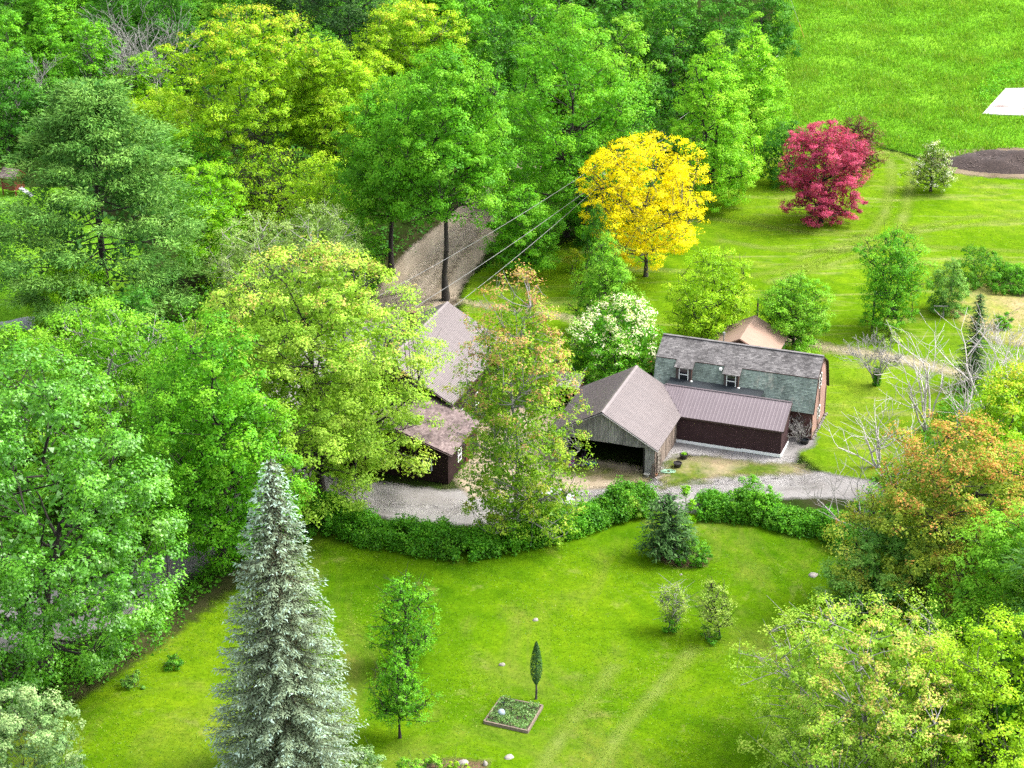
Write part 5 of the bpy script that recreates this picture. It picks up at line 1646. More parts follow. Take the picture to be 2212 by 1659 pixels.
# topiary arborvitae on a bare stem
def topiary():
    g = G(1158, 1510)
    H = height_at(1158, 1510, 1385)
    t = thing('topiary_tree', 'slim dark evergreen with clipped spindle crown on a bare stem', 'topiary tree', g)
    r = rnd(92)
    n = 3200
    f = r.rand(n)
    e = np.sin(np.clip(f, 0.02, 1) ** 0.75 * math.pi) ** 0.8 * 0.42 + 0.03
    a = r.rand(n) * 6.283
    rr = e * np.sqrt(0.35 + 0.65 * r.rand(n))
    z = H * (0.27 + 0.72 * f)
    pos = np.stack([rr * np.cos(a), rr * np.sin(a), z], -1)
    nr = np.stack([np.cos(a), np.sin(a), np.full(n, 0.5)], -1) + r.randn(n, 3) * 0.5
    V, Q = leaves_np(pos, nr, 0.1 * (0.7 + 0.6 * r.rand(n)), r, 0.6, 0.1)
    mesh_np('crown', V, None, Q, mat=LF['darkpine'], parent=t, attrs={'tint': np.repeat(np.clip(0.42 + 0.15 * r.randn(n), 0, .8), 3)})
    MB().tube([(0, 0, 0), (0.02, 0, H * 0.15), (0, 0, H * 0.32), (0, 0, H * 0.8)], [0.1, 0.075, 0.06, 0.02], 8).build('trunk', BARK['grey'], t)
topiary()

# --- the wood behind: a few crown shapes, copied
def proto_tree(seed, H, W, shape, pr, flat, leafc, base=0.1, sub=11, per=11, lump=0.18):
    r = rnd(seed)
    C, V, Q, T = crown_geo(r, H, W, shape, base, pr, flat=flat, sub=sub, per=per, leaf=0.36, maxl=15000, lump=lump)
    wv, wq = tubes_np(wood_geo(r, H, W, C, H * base, 0.3))
    return (V, Q, T, wv, wq, H, W)


_unused = 0
PROT = [proto_tree(101, 18, 11, 'dome', 1.35, 0.55, 0), proto_tree(102, 20, 12, 'round', 1.3, 0.42, 0),
        proto_tree(103, 19, 9, 'pear', 1.25, 0.6, 0), proto_tree(104, 17, 12, 'dome', 1.5, 0.5, 0, lump=0.25)]
PM = {}
def forest_tree(i, u, v, vt, wpx, lf, label, rot, bark='grey', group=None):
    g = G(u, v)
    H = height_at(u, v, vt)
    W = metres(wpx, g)
    V, Q, T, wv, wq, PH, PW = PROT[i]
    t = thing('forest_tree', label, 'tree', g, rot, group or 'trees of the wood behind')
    t.scale = (W / PW, W / PW, H / PH)
    for nm, mat, key in (('trunk', BARK[bark], (i, bark)), ('crown', LF[lf], (i, lf))):
        if key in PM:
            o = bpy.data.objects.new(nm, PM[key]); link(o, t)
        else:
            o = mesh_np(nm, wv, wq, mat=mat, parent=t, smooth=True) if nm == 'trunk' else mesh_np(nm, V, None, Q, mat=mat, parent=t, attrs={'tint': T})
            PM[key] = o.data


FT = [  # proto, u, v(base), v(top), width, colour, label
    (0, 30, 250, 20, 150, 'maple', 'yellowish headed tree in the top left corner'),
    (2, 112, 240, 5, 130, 'maple', 'tall green tree second from the top left corner'),
    (0, 205, 270, 40, 170, 'maple', 'rounded green tree left of the bare grey tree at the top'),
    (1, 330, 280, 110, 150, 'lime', 'bright green sapling crown in front of the bare grey tree'),
    (3, 20, 330, 110, 190, 'deep', 'deep green tree on the left edge behind the white pine'),
    (3, 130, 330, 170, 150, 'deep', 'deep green tree just above the tip of the white pine'),
    (0, 255, 190, -40, 150, 'deep', 'dark tree at the top edge behind the bare grey tree'),
    (3, 380, 200, -60, 170, 'deep', 'dark tree at the top edge left of the golden trees'),
    (1, 1010, 250, -40, 170, 'maple', 'green tree at the top edge right of the golden tree that stands apart'),
    (0, 1075, 300, 30, 150, 'deep', 'deep green tree squeezed between road maples and the massive maple'),
    (3, 1150, 210, -60, 190, 'maple', 'green tree at the top edge above the massive maple'),
    (1, 1340, 330, 30, 170, 'apple', 'pale headed tree behind the right shoulder of the massive maple'),
    (0, 1290, 220, -40, 160, 'deep', 'dark green tree at the top edge right of the massive maple'),
    (3, 1400, 420, 160, 150, 'deep', 'deep green tree in shade behind the golden locust'),
    (3, 1450, 240, -30, 180, 'deep', 'dark tree at the top edge above the pear shaped tree'),
    (0, 1545, 230, -20, 170, 'deep', 'dark green tree at the top, left of the meadow corner'),
    (3, 1640, 150, -80, 150, 'deep', 'dark tree at the very corner of the meadow'),
    (2, 1370, 480, 260, 110, 'deep', 'dark narrow tree right behind the utility pole'),
    (0, 1130, 430, 200, 190, 'maple', 'green tree over the far end of the road'),
    (3, 690, 300, 60, 150, 'deep', 'dark tree behind the golden trees left of centre'),
    (0, 480, 300, 40, 150, 'deep', 'dark tree behind the left shoulder of the tallest golden tree'),
    (3, 820, 360, 110, 150, 'yellowgreen', 'yellow green tree behind the left road maple'),
    (0, 300, 900, 620, 210, 'deep', 'dark green tree under the right side of the white pine'),
    (3, 380, 1130, 800, 200, 'deep', 'deep green tree between silver maple and the maple behind the spruce'),
    (0, 60, 1010, 700, 220, 'apple', 'green tree at the left edge above the silver maple'),
    (2, -20, 640, 300, 130, 'deep', 'dark green tree cut by the left edge beside the red playhouse'),
    (3, 700, 560, 330, 160, 'yellowgreen', 'olive tree between the scrubby tree and the left road maple'),
    (1, 780, 640, 470, 110, 'maple', 'small green tree at the foot of the left road maple'),
    (3, 1290, 640, 440, 60, 'deep', 'dark narrow shrubby tree just left of the pale green tree'),
]
for i, (p, u, v, vt, w, lf, lab) in enumerate(FT):
    forest_tree(p, u, v, vt, w, lf, lab, i * 1.7)
# beyond the frame the wood goes on
r_ = rnd(200)
k_ = 0
for row in range(5):
    for i in range(15):
        x = -95 + i * 9.5 + r_.randn() * 2
        y = 150 + row * 14 + r_.randn() * 2
        u, v = PV((x, y, 0))
        if u > 1620 + row * 8: continue
        H, W = 17 + 4 * r_.rand(), 11 + 3 * r_.rand()
        k_ += 1
        _, tv = PV((x, y, H))
        if tv > 60: continue
        p = r_.randint(4)
        V_, Q_, T_, wv_, wq_, PH, PW = PROT[p]
        lf = ['deep', 'maple', 'deep', 'apple'][r_.randint(4)]
        t = thing('forest_tree', 'tree of the far wood at the top edge of the photo', 'tree', (x, y, 0), r_.rand() * 6, 'far wood at the top edge')
        t.scale = (W / PW, W / PW, H / PH)
        for nm, mat, key in (('trunk', BARK['grey'], (p, 'grey')), ('crown', LF[lf], (p, lf))):
            if key in PM:
                o = bpy.data.objects.new(nm, PM[key]); link(o, t)
            else:
                o = mesh_np(nm, wv_, wq_, mat=mat, parent=t, smooth=True) if nm == 'trunk' else mesh_np(nm, V_, None, Q_, mat=mat, parent=t, attrs={'tint': T_})
                PM[key] = o.data
fr = rnd(77)
spots = [tuple(G(u, v)[:2]) for (_, u, v, *_x) in FT]
tries = 0
while tries < 900 and len(spots) < len(FT) + 46:
    tries += 1
    u, v = -60 + 1680 * fr.rand(), -30 + 330 * fr.rand()
    if u > 1560 - v * 0.7: continue
    x, y, _ = G(u, v)
    if min((x - a) ** 2 + (y - b) ** 2 for a, b in spots) < 62: continue
    H = 13 + 4 * fr.rand()
    vt = PV((x, y, H))[1]
    spots.append((x, y))
    forest_tree(fr.randint(4), u, v, vt, FOC * 10.5 / ((np.array([x, y, 0]) - CAM) @ CF), ['deep', 'deep', 'maple', 'apple'][fr.randint(4)], 'one of the crowded green trees filling the wood at the top', fr.rand() * 6, group='crowded trees of the wood')
pine('dark_pine', 'dark pine at the top edge right of the tallest golden tree', 760, 235, -60, 240, 'darkpine', 203, nl=34, maxl=22000)
pine('dark_pine', 'dark pine at the top edge above the golden tree of the wood', 655, 190, -90, 200, 'darkpine', 204, nl=30, maxl=18000)
bare('bare_tree', 'bare grey tree at the top between green and golden trees', 285, 260, -25, 130, 'pale', 205, 4, 4, 0.16)
bare('bare_tree', 'bare pale spreading tree right of the other bare tree at the top', 345, 270, 10, 150, 'pale', 206, 3, 4, 0.12)
bare('bare_tree', 'thin bare stems at the left among the trees above the white pine', 70, 300, 110, 100, 'pale', 207, 4, 4, 0.1)
bare('bare_tree', 'bare fork showing through the pale green maple on the left', 345, 1000, 690, 90, 'white', 208, 3, 4, 0.12)


# undergrowth that fills the wood's floor
def undergrowth(poly, n, seed, hgt, lf, leaf=0.3):
    r = rnd(seed)
    P = np.array(poly)
    lo, hi = P.min(0), P.max(0)
    c = lo + (hi - lo) * r.rand(n * 3, 2)
    c = c[poly_sd(P, c[:, 0], c[:, 1]) < 0][:n]
    n = len(c)
    per = 18
    h = hgt * (0.3 + 0.9 * r.rand(n))
    g_ = r.randn(n, per, 3)
    pos = np.stack([c[:, 0], c[:, 1], h], -1)[:, None, :] * (1, 1, 0.6) + g_ * np.array([0.55, 0.55, 0.35]) * (0.6 + 0.5 * h[:, None, None])
    pos = pos.reshape(-1, 3)
    pos[:, 2] = np.abs(pos[:, 2]) + 0.05
    nr = r.randn(len(pos), 3) * 0.5 + np.array([0, 0, 1.0])
    V, Q = leaves_np(pos, nr, leaf * 1.2 * (0.6 + 0.8 * r.rand(len(pos))), r)
    ti = np.clip(0.4 + np.repeat(r.randn(n) * 0.12, per) + r.randn(len(pos)) * 0.1, 0, 0.8)
    o = mesh_np('undergrowth', V, None, Q, mat=LF[lf], attrs={'tint': np.repeat(ti, 3)})
    props(o, kind='stuff')


undergrowth(GP([(-60, 60), (1650, 60), (1640, 300), (1400, 430), (1260, 505), (1100, 540), (1090, 430), (1000, 420), (820, 600), (560, 640), (420, 560), (300, 400), (-60, 380)]), 2200, 210, 1.4, 'deep', 0.32)
undergrowth(GP([(420, 640), (760, 620), (820, 640), (640, 740), (520, 860), (500, 1000), (380, 1150), (200, 1260), (-60, 1260), (-60, 740), (240, 740)]), 1500, 211, 1.2, 'hedge', 0.26)
undergrowth(GP([(-60, 1440), (90, 1410), (260, 1360), (440, 1245), (560, 1130), (640, 1060), (690, 1120), (620, 1180), (450, 1275), (300, 1410), (150, 1510), (-60, 1580)]), 900, 212, 0.9, 'hedge', 0.2)
undergrowth(GP([(1850, 1100), (2000, 960), (2060, 850), (2280, 800), (2300, 1500), (2100, 1380), (1960, 1330), (1880, 1230)]), 1500, 213, 1.0, 'hedge', 0.22)
undergrowth(GP([(2120, 240), (2110, 200), (2150, 150), (2260, 120), (2260, 188), (2170, 190)]), 140, 214, 0.6, 'maple', 0.22)

# ------------------------------------------------------------------ poles and wires
def utility_pole():
    g = G(1302, 548)
    H = height_at(1302, 548, 352)
    t = thing('utility_pole', 'wooden utility pole with grey transformer beside the golden tree', 'utility pole', g)
    MB().tube([(0, 0, 0), (-0.05, 0, H)], [0.16, 0.11], 10).build('pole', M['pole'], t)
    MB().beam((-1.0, 0.14, H - 0.55), (1.0, 0.14, H - 0.55), 0.1, 0.12).build('crossarm', M['pole'], t)
    MB().lathe((-0.12, -0.42, H - 1.9), [(0.2, 0), (0.28, 0.08), (0.28, 0.85), (0.2, 0.95), (0.06, 0.97), (0.05, 1.15)], 14).build('transformer', M['galv'], t)
    for x in (-0.95, -0.4, 0.95):
        MB().lathe((x, 0.14, H - 0.49), [(0.04, 0), (0.07, 0.08), (0.04, 0.2)], 8).build('insulator', M['galv'], t)
    return g, H


gp, Hp = utility_pole()
M['wire'] = plain('wire', (0.5, 0.5, 0.5), (0.4, 0.4, 0.4), 3, 0.5, 0.4)


def wire(a, b, sag, label, rad=0.022):
    a, b = np.array(a), np.array(b)
    pts = [a * (1 - s) + b * s - np.array([0, 0, sag * 4 * s * (1 - s)]) - a for s in np.linspace(0, 1, 24)]
    o = MB().tube(pts, rad, 5).build('overhead_wire', M['wire'])
    o.location = a
    props(o, label, 'wire', 'overhead wires at the utility pole')


A0 = gp + np.array([0, 0, Hp - 0.4])
wire(A0 + (-0.95, 0, 0), G(700, 700, 8.0), 0.6, 'uppermost wire running down left from the utility pole across the road')
wire(A0 + (0, 0, -1.2), G(760, 745, 7.0), 0.6, 'middle wire running down left from the utility pole across the road')
wire(A0 + (0, 0, -1.6), G(790, 800, 6.2), 0.7, 'lowest wire running down left from the utility pole across the road')
wire(A0 + (-0.5, 0, 0), G(1640, 120, 9.0), 1.0, 'left wire going from the utility pole up behind the pear shaped tree')
wire(A0 + (0.95, 0, 0), G(1680, 120, 9.0), 1.0, 'right wire going from the utility pole up behind the pear shaped tree')

g = G(1634, 716)
h = height_at(1634, 716, 645)
t = thing('post', 'dark slim post behind the ridge of the tan roof', 'post', g)
MB().tube([(0, 0, 0), (0, 0, h)], 0.1, 8).build('shaft', M['pole'], t)
MB().lathe((0, 0, h), [(0.12, 0), (0.13, 0.05), (0.03, 0.12)], 8).build('cap', M['pole'], t)
g = G(1884, 716)
h = height_at(1884, 716, 632)
t = thing('lamp_post', 'dark grey post with a short side arm on the side lawn', 'post', g)
MB().tube([(0, 0, 0), (0, 0, h)], [0.13, 0.12], 10).build('shaft', plain('dark_post', (0.09, 0.09, 0.11), (0.05, 0.05, 0.06), 3, 0.5), t)
MB().lathe((0, 0, h), [(0.15, 0), (0.15, 0.1), (0.05, 0.16)], 10).build('cap', M['galv'], t)
MB().tube([(0, 0, h - 0.15), (0.5, 0, h - 0.3), (0.8, 0, h - 0.35)], [0.03, 0.025, 0.02], 6).build('arm', M['galv'], t)
g = G(2037, 686)
t = thing('fence_post', 'weathered T shaped fence post by the garden plot', 'fence post', g)
MB().beam((0, 0, 0), (0, 0, 1.2), 0.14, 0.14).build('upright', M['plank'], t)
MB().beam((-1.0, 0, 1.26), (1.0, 0, 1.22), 0.08, 0.1).build('crossbar', M['plank'], t)
t = thing('guy_marker', 'thin yellow guy wire marker at the edge of the meadow', 'marker', G(1738, 85))
MB().tube([(0, 0, 0), (-0.9, 0.6, 2.4)], 0.05, 6).build('sleeve', plain('yellow_plastic', (0.75, 0.55, 0.02), (0.65, 0.5, 0.02), 2, 0.5), t)
MB().tube([(-0.9, 0.6, 2.4), (-2.4, 1.6, 6.2)], 0.02, 5).build('guy_wire', M['wire'], t)

# ------------------------------------------------------------------ raised bed, stones, boulders
def raised_bed():
    c = [G(1082, 1512), G(1172, 1529), G(1140, 1584), G(1046, 1563)]
    o0 = sum(c) / 4
    t = thing('raised_bed', 'weedy square garden bed framed with weathered timbers on the lawn', 'garden bed', o0)
    c = [p - o0 for p in c]
    for i in range(4):
        a, b = c[i], c[(i + 1) % 4]
        MB().beam(a + (0, 0, 0.12), b + (0, 0, 0.12), 0.11, 0.24).build('timber', plain('bed_timber', (0.42, 0.33, 0.25), (0.25, 0.19, 0.14), 3, 0.85), t)
    MB().add([p + (0, 0, 0.14) for p in c], [(3, 2, 1, 0)]).build('soil', plain('bed_soil', (0.16, 0.12, 0.08), (0.08, 0.06, 0.04), 4, 0.95), t)
    r = rnd(300)
    n = 2600
    s, q = r.rand(n), r.rand(n)
    s, q = 0.03 + 0.94 * s, 0.03 + 0.94 * q
    P = [(c[0] * (1 - a) + c[1] * a) * (1 - b) + (c[3] * (1 - a) + c[2] * a) * b for a, b in zip(s, q)]
    P = np.array(P)
    P[:, 2] = 0.16 + 0.28 * r.rand(n) * (0.4 + (np.sin(P[:, 0] * 3) * np.cos(P[:, 1] * 2.6) > -0.2))
    V, Q = leaves_np(P, r.randn(n, 3) + (0, 0, 0.5), 0.1 + 0.1 * r.rand(n), r, 0.5)
    w = mesh_np('weeds', V, None, Q, mat=LF['greyshrub'], parent=t, attrs={'tint': np.repeat(np.clip(0.25 + 0.2 * r.randn(n), 0, 0.8), 3)})
    w['kind'] = 'stuff'
    g = G(1083, 1541, 0.35)
    b = thing('gazing_ball', 'pale blue white striped globe sitting in the garden bed', 'globe', (g[0], g[1], 0.14))
    R_ = 0.27
    MB().lathe((0, 0, 0), [(R_ * math.sin(a), R_ - R_ * math.cos(a)) for a in np.linspace(0.05, math.pi - 0.05, 13)], 18).build('globe', plain('pale_globe', (0.62, 0.72, 0.78), (0.40, 0.52, 0.62), 6, 0.25, stretch=(1, 1, 4)), b, smooth=True)
    MB().lathe((0, 0, -0.02), [(0.14, 0), (0.1, 0.04), (0.09, 0.08)], 12).build('stand', M['galv'], b)
    b = thing('plant_pot', 'small dark pot in the corner of the garden bed', 'pot', G(1087, 1524, 0.14))
    MB().lathe((0, 0, 0), [(0.09, 0), (0.13, 0.22), (0.11, 0.22), (0.1, 0.18)], 12).build('pot', plain('dark_pot', (0.04, 0.04, 0.10), (0.02, 0.02, 0.05), 3, 0.4), b)
    MB().lathe((0, 0, 0), [(0.1, 0.17), (0.02, 0.185)], 10).build('soil', M['dark_in'], b)


raised_bed()


def rock(label, u, v, w, h, seed, name='stone', mat='stone', cat='stone'):
    r = rnd(seed)
    g = G(u, v)
    k, m = 12, 6
    ph = r.rand(4) * 6.28
    vs, fs = [], []
    for i in range(m + 1):
        f = i / m * math.pi * 0.52
        for j in range(k):
            a = 6.283 * j / k
            rr = (1 + 0.16 * math.sin(2 * a + ph[0]) + 0.1 * math.sin(3 * a + ph[1] + f * 2) + 0.05 * r.randn()) * math.cos(f * 0.98)
            vs.append((rr * w / 2 * math.cos(a), rr * w / 2 * 0.75 * math.sin(a), h * math.sin(f) ** 0.9 * (1 + 0.12 * math.sin(a + ph[2])) - 0.03))
    for i in range(m):
        for j in range(k):
            fs.append((i * k + j, i * k + (j + 1) % k, (i + 1) * k + (j + 1) % k, (i + 1) * k + j))
    fs.append(tuple(range(m * k, (m + 1) * k)))
    o = MB().add(vs, fs).build(name, M[mat], smooth=True)
    o.location = g
    return props(o, label, cat)


M['palestone'] = plain('pale_stone', (0.58, 0.53, 0.48), (0.40, 0.36, 0.32), 2.5, 0.85, bump=0.5, bdist=0.06)
rock('grey leaning boulder between the small pine and the round shrub', 1468, 1203, 1.5, 1.0, 1, 'boulder', 'palestone', 'boulder')
rock('long pale boulder at the gap in the hedge', 1506, 1098, 1.6, 0.7, 2, 'boulder', 'palestone', 'boulder')
rock('pale boulder at the hedge gap, right of the long one', 1533, 1089, 1.0, 0.6, 3, 'boulder', 'palestone', 'boulder')
rock('small pale stone in the middle of the lawn', 1157, 1340, 0.45, 0.2, 4, mat='palestone')
rock('pale stone in the lawn below the middle one', 1084, 1437, 0.45, 0.22, 5, mat='palestone')
rock('flat stone near the bottom edge of the lawn', 1100, 1636, 0.7, 0.2, 6, mat='palestone')
rock('tiny white stone on the lawn below the round shrub', 1471, 1242, 0.25, 0.15, 7, mat='palestone')
rock('pale pinkish stone on the lawn near the blue green tree', 1757, 1243, 0.85, 0.22, 8, mat='palestone')
rock('pinkish stone at the bottom edge beside the flower bed', 1000, 1648, 0.8, 0.25, 9, mat='palestone')
rock('white upright stone in the flower bed at the bottom', 1048, 1652, 0.4, 0.35, 10, mat='palestone')

# slab, mulch pile
sp = [np.array([*p, 0]) for p in slab_poly]
so = sum(sp) / 4
t = thing('concrete_slab', 'white concrete slab in the meadow at the right edge', 'slab', so)
MB().hexa([p - so + (0, 0, -0.02) for p in (sp[3], sp[2], sp[1], sp[0])][::-1] + [p - so + (0, 0, 0.16) for p in (sp[3], sp[2], sp[1], sp[0])][::-1]).build('slab', M['concrete'], t)
for i, (a, b) in enumerate(((0.12, 0.3), (0.45, 0.22), (0.7, 0.75))):
    p = (sp[0] * (1 - a) + sp[3] * a) * (1 - b) + (sp[1] * (1 - a) + sp[2] * a) * b - so
    MB().lathe((p[0], p[1], 0.162), [(0.9, 0), (0.85, 0.004), (0.1, 0.006)], 10, sx=1.3, sy=0.5).build('rust_stain', plain('rust_stain', (0.30, 0.20, 0.17), (0.22, 0.15, 0.13), 3), t)


def mulch_pile():
    c = G(2190, 352)
    t = thing('mulch_pile', 'low heap of dark wood mulch at the right edge beside the meadow', 'mulch pile', c)
    r = rnd(310)
    nx, ny = 60, 34
    X, Y = np.meshgrid(np.linspace(-9, 9, nx), np.linspace(-4.6, 4.6, ny))
    d = np.sqrt((X / 8.6) ** 2 + (Y / 4.2) ** 2)
    Zz = np.clip(1 - d ** 2, -0.05, 1) * 1.15 * (1 + 0.3 * np.sin(X * 0.9 + 1) * np.cos(Y * 1.3)) + 0.12 * r.rand(ny, nx) * (d < 1)
    Zz = np.maximum(Zz, -0.03)
    idx = np.arange(nx * ny).reshape(ny, nx)
    q = np.stack([idx[:-1, :-1], idx[:-1, 1:], idx[1:, 1:], idx[1:, :-1]], -1).reshape(-1, 4)
    q = q[(d.ravel()[q].min(1) < 1.02)]
    mesh_np('heap', np.stack([X, Y, Zz], -1).reshape(-1, 3), q, mat=plain('dark_mulch', (0.10, 0.065, 0.055), (0.025, 0.016, 0.015), 5, 0.95, bump=0.8, bdist=0.1), parent=t)
    m = MB()
    for i in range(420):
        a, rr = r.rand() * 6.283, math.sqrt(r.rand())
        x, y = math.cos(a) * rr * 8.3, math.sin(a) * rr * 4.0
        z = max(1 - rr * rr, 0) * 1.1 + 0.12
        d = r.randn(3) * (1, 1, 0.3); d /= np.linalg.norm(d)
        ln = 0.12 + 0.3 * r.rand()
        m.beam(np.array((x, y, z)) - d * ln / 2, np.array((x, y, z)) + d * ln / 2, 0.07, 0.05)
    m.build('wood_chunks', plain('wood_chunk', (0.36, 0.28, 0.24), (0.14, 0.10, 0.09), 6, 0.9), t, kind='stuff')


mulch_pile()
sheet('bare_soil', [G(2190, 352)[:2] + np.array([math.cos(a) * 10.5, math.sin(a) * 6.0]) for a in np.linspace(0, 6.1, 18)], 4 * Z, sheet_mat('bare_soil', soil_cols((0.18, 0.13, 0.09), (0.28, 0.22, 0.15), (0.36, 0.29, 0.2)), edge=1.0, soft=0.5), 0.5)


# ------------------------------------------------------------------ the parked car behind the hedge
def car():
    g = G(1182, 1093)
    t = thing('parked_car', 'white car parked behind the hedge, half covered by the red tipped tree', 'car', g, math.radians(-14))
    wm = plain('white_car_paint', (0.72, 0.73, 0.74), (0.68, 0.69, 0.70), 2, 0.25, 0, 0.6, 0)
    # side profile swept across the width with a narrower cabin
    prof = [(-2.15, 0.35), (-2.2, 0.62), (-2.05, 0.82), (-1.2, 0.95), (1.45, 0.98), (2.1, 0.88), (2.2, 0.6), (2.12, 0.33)]
    vs, fs = [], []
    for y, sh in ((-0.86, 0.96), (-0.8, 1.0), (0.8, 1.0), (0.86, 0.96)):
        for x, z in prof: vs.append((x * sh, y, z * (1 if abs(y) < 0.85 else 0.97)))
    k = len(prof)
    for i in range(3):
        for j in range(k): fs.append((i * k + j, i * k + (j + 1) % k, (i + 1) * k + (j + 1) % k, (i + 1) * k + j))
    fs += [tuple(range(k))[::-1], tuple(range(3 * k, 4 * k))]
    MB().add(vs, fs).build('body', wm, t, bevel=0.06)
    def loop(s, z, x0, x1): return [(x0, -s, z), (x1, -s, z), (x1, s, z), (x0, s, z)]
    MB().hexa(loop(0.76, 0.93, -1.25, 1.62) + loop(0.60, 1.40, -0.55, 1.10)).build('cabin', M['glass'], t, bevel=0.04)
    MB().hexa(loop(0.60, 1.395, -0.56, 1.10) + loop(0.54, 1.46, -0.42, 0.95)).build('roof', wm, t, bevel=0.03)
    for x0, x1 in ((-1.22, -0.56), (1.58, 1.08), (0.22, 0.22)):
        for s in (-1, 1):
            MB().beam((x0, s * 0.765, 0.95), (x1, s * 0.615, 1.40), 0.06, 0.06).build('pillar', wm, t)
    for x in (-1.35, 1.35):
        for s in (-1, 1):
            o = MB().tube([(x, s * 0.70, 0.33), (x, s * 0.9, 0.33)], 0.33, 18).build('tyre', plain('tyre', (0.03, 0.03, 0.03), None, 5, 0.8), t)
            MB().tube([(x, s * 0.80, 0.33), (x, s * 0.91, 0.33)], 0.2, 14).build('rim', M['galv'], o)
    for s in (-1, 1):
        MB().box(-2.19, -2.02, s * 0.62 - 0.16, s * 0.62 + 0.16, 0.6, 0.74).build('headlight', M['galv'], t, bevel=0.02)
        MB().box(2.02, 2.2, s * 0.62 - 0.16, s * 0.62 + 0.16, 0.68, 0.82).build('tail_light', plain('red_lens', (0.4, 0.02, 0.02), None, 3, 0.3), t, bevel=0.02)
        MB().box(-1.0, -0.85, s * 0.92 - 0.08, s * 0.92 + 0.08, 0.93, 1.05).build('mirror', wm, t, bevel=0.02)


car()

# ------------------------------------------------------------------ things round the garage
def at(px, py): return G((1680 + px / 7.373) * 0.72, (1280 + py / 7.373) * 0.72)   # fine survey of the garage yard
def at2(px, py): return G((1940 + px / 11.85) * 0.72, (1300 + py / 11.85) * 0.72)

def tub(label, g, plant=False):
    t = thing('plant_tub', label, 'plant tub', g)
    MB().lathe((0, 0, 0), [(0.24, 0), (0.27, 0.04), (0.34, 0.36), (0.38, 0.37), (0.38, 0.43), (0.33, 0.43), (0.31, 0.34), (0.05, 0.33)], 20).build('tub', plain('black_tub', (0.045, 0.035, 0.04), (0.03, 0.024, 0.027), 3, 0.5), t, smooth=False)
    MB().lathe((0, 0, 0.33), [(0.31, 0), (0.2, 0.03), (0.02, 0.04)], 14).build('soil', M['dark_in'], t)
    if plant:
        r = rnd(320)
        p = r.randn(90, 3) * (0.1, 0.1, 0.07) + (0, 0, 0.48)
        V, Q = leaves_np(p, r.randn(90, 3) + (0, 0, 1), np.full(90, 0.1), r)
        mesh_np('plant', V, None, Q, mat=LF['lime'], parent=t, attrs={'tint': np.full(len(V), 0.5)})


tub('black planter with a green seedling, upper of the two beside the shed', at2(1320, 900), True)
tub('black empty planter, lower of the two beside the shed', at2(1100, 1200))

# green hose coil
t = thing('garden_hose', 'pale green garden hose coiled on the gravel by the garage corner', 'hose', at2(760, 1370))
r = rnd(330)
pts = []
for i in range(150):
    a = i * 0.33
    pts.append((math.cos(a) * (0.42 + 0.10 * math.sin(a * 0.37)) + 0.18 * math.sin(a * 0.11), math.sin(a) * (0.28 + 0.08 * math.cos(a * 0.29)), 0.035 + 0.012 * (i % 5)))
MB().tube(pts, 0.022, 6).build('hose', plain('mint_hose', (0.42, 0.72, 0.48), (0.36, 0.62, 0.42), 3, 0.4), t, smooth=True)

# storage crates stacked against the side wall (open lattice pieces)
t = thing('wooden_trellis', 'weathered slatted trellis panel leaning at the garage corner', 'trellis', L(-10.95, -10.9, 0), BA)
for i in range(5):
    z = 0.15 + i * 0.42
    MB().beam((0.06 + 0.05, -0.32, z), (0.06 + 0.05, 0.45, z + 0.42), 0.05, 0.09).build('slat', plain('pale_slat', (0.55, 0.50, 0.42), (0.35, 0.31, 0.25), 3, 0.85), t)
for y in (-0.36, 0.5):
    MB().beam((0.05, y, 0), (0.05, y, 2.2), 0.06, 0.07).build('upright', M['plank_warm'], t)
for y in (-0.36, 0.5, 0.07):
    MB().beam((0.16, y, 0), (0.12, y, 1.9), 0.04, 0.05).build('upright', M['plank_warm'], t)
t = thing('firewood_poles', 'bundle of grey poles leaning on the garage corner post', 'poles', L(-11.15, -11.55, 0), BA)
r = rnd(331)
for i in range(6):
    x = -0.1 + i * 0.07
    MB().tube([(x, -0.12 - 0.1 * r.rand(), 0), (x + 0.1 * r.randn() * 0.3, 0.1, 0.9 + 0.5 * r.rand())], 0.028, 6).build('pole', M['plank_warm'], t)
t = thing('flower_pot', 'whitish pot with a rim at the foot of the garage corner post', 'flower pot', at(1920, 1110))
MB().lathe((0, 0, 0), [(0.16, 0), (0.22, 0.24), (0.26, 0.25), (0.26, 0.31), (0.2, 0.31), (0.19, 0.24), (0.03, 0.22)], 18).build('pot', plain('whitish_pot', (0.55, 0.55, 0.50), (0.42, 0.42, 0.38), 4, 0.7), t)
MB().lathe((0, 0, 0.2), [(0.19, 0), (0.03, 0.03)], 12).build('soil', M['dark_in'], t)
t = thing('clay_pot', 'small orange clay pot on its side by the poles', 'clay pot', at(2120, 1100))
MB().lathe((0, 0, 0), [(0.1, 0), (0.14, 0.2), (0.16, 0.2), (0.16, 0.25), (0.12, 0.25), (0.11, 0.19)], 14).build('pot', plain('terracotta', (0.62, 0.32, 0.18), (0.5, 0.24, 0.13), 4, 0.8), t)
MB().lathe((0, 0, 0.17), [(0.11, 0), (0.02, 0.02)], 10).build('soil', M['dark_in'], t)

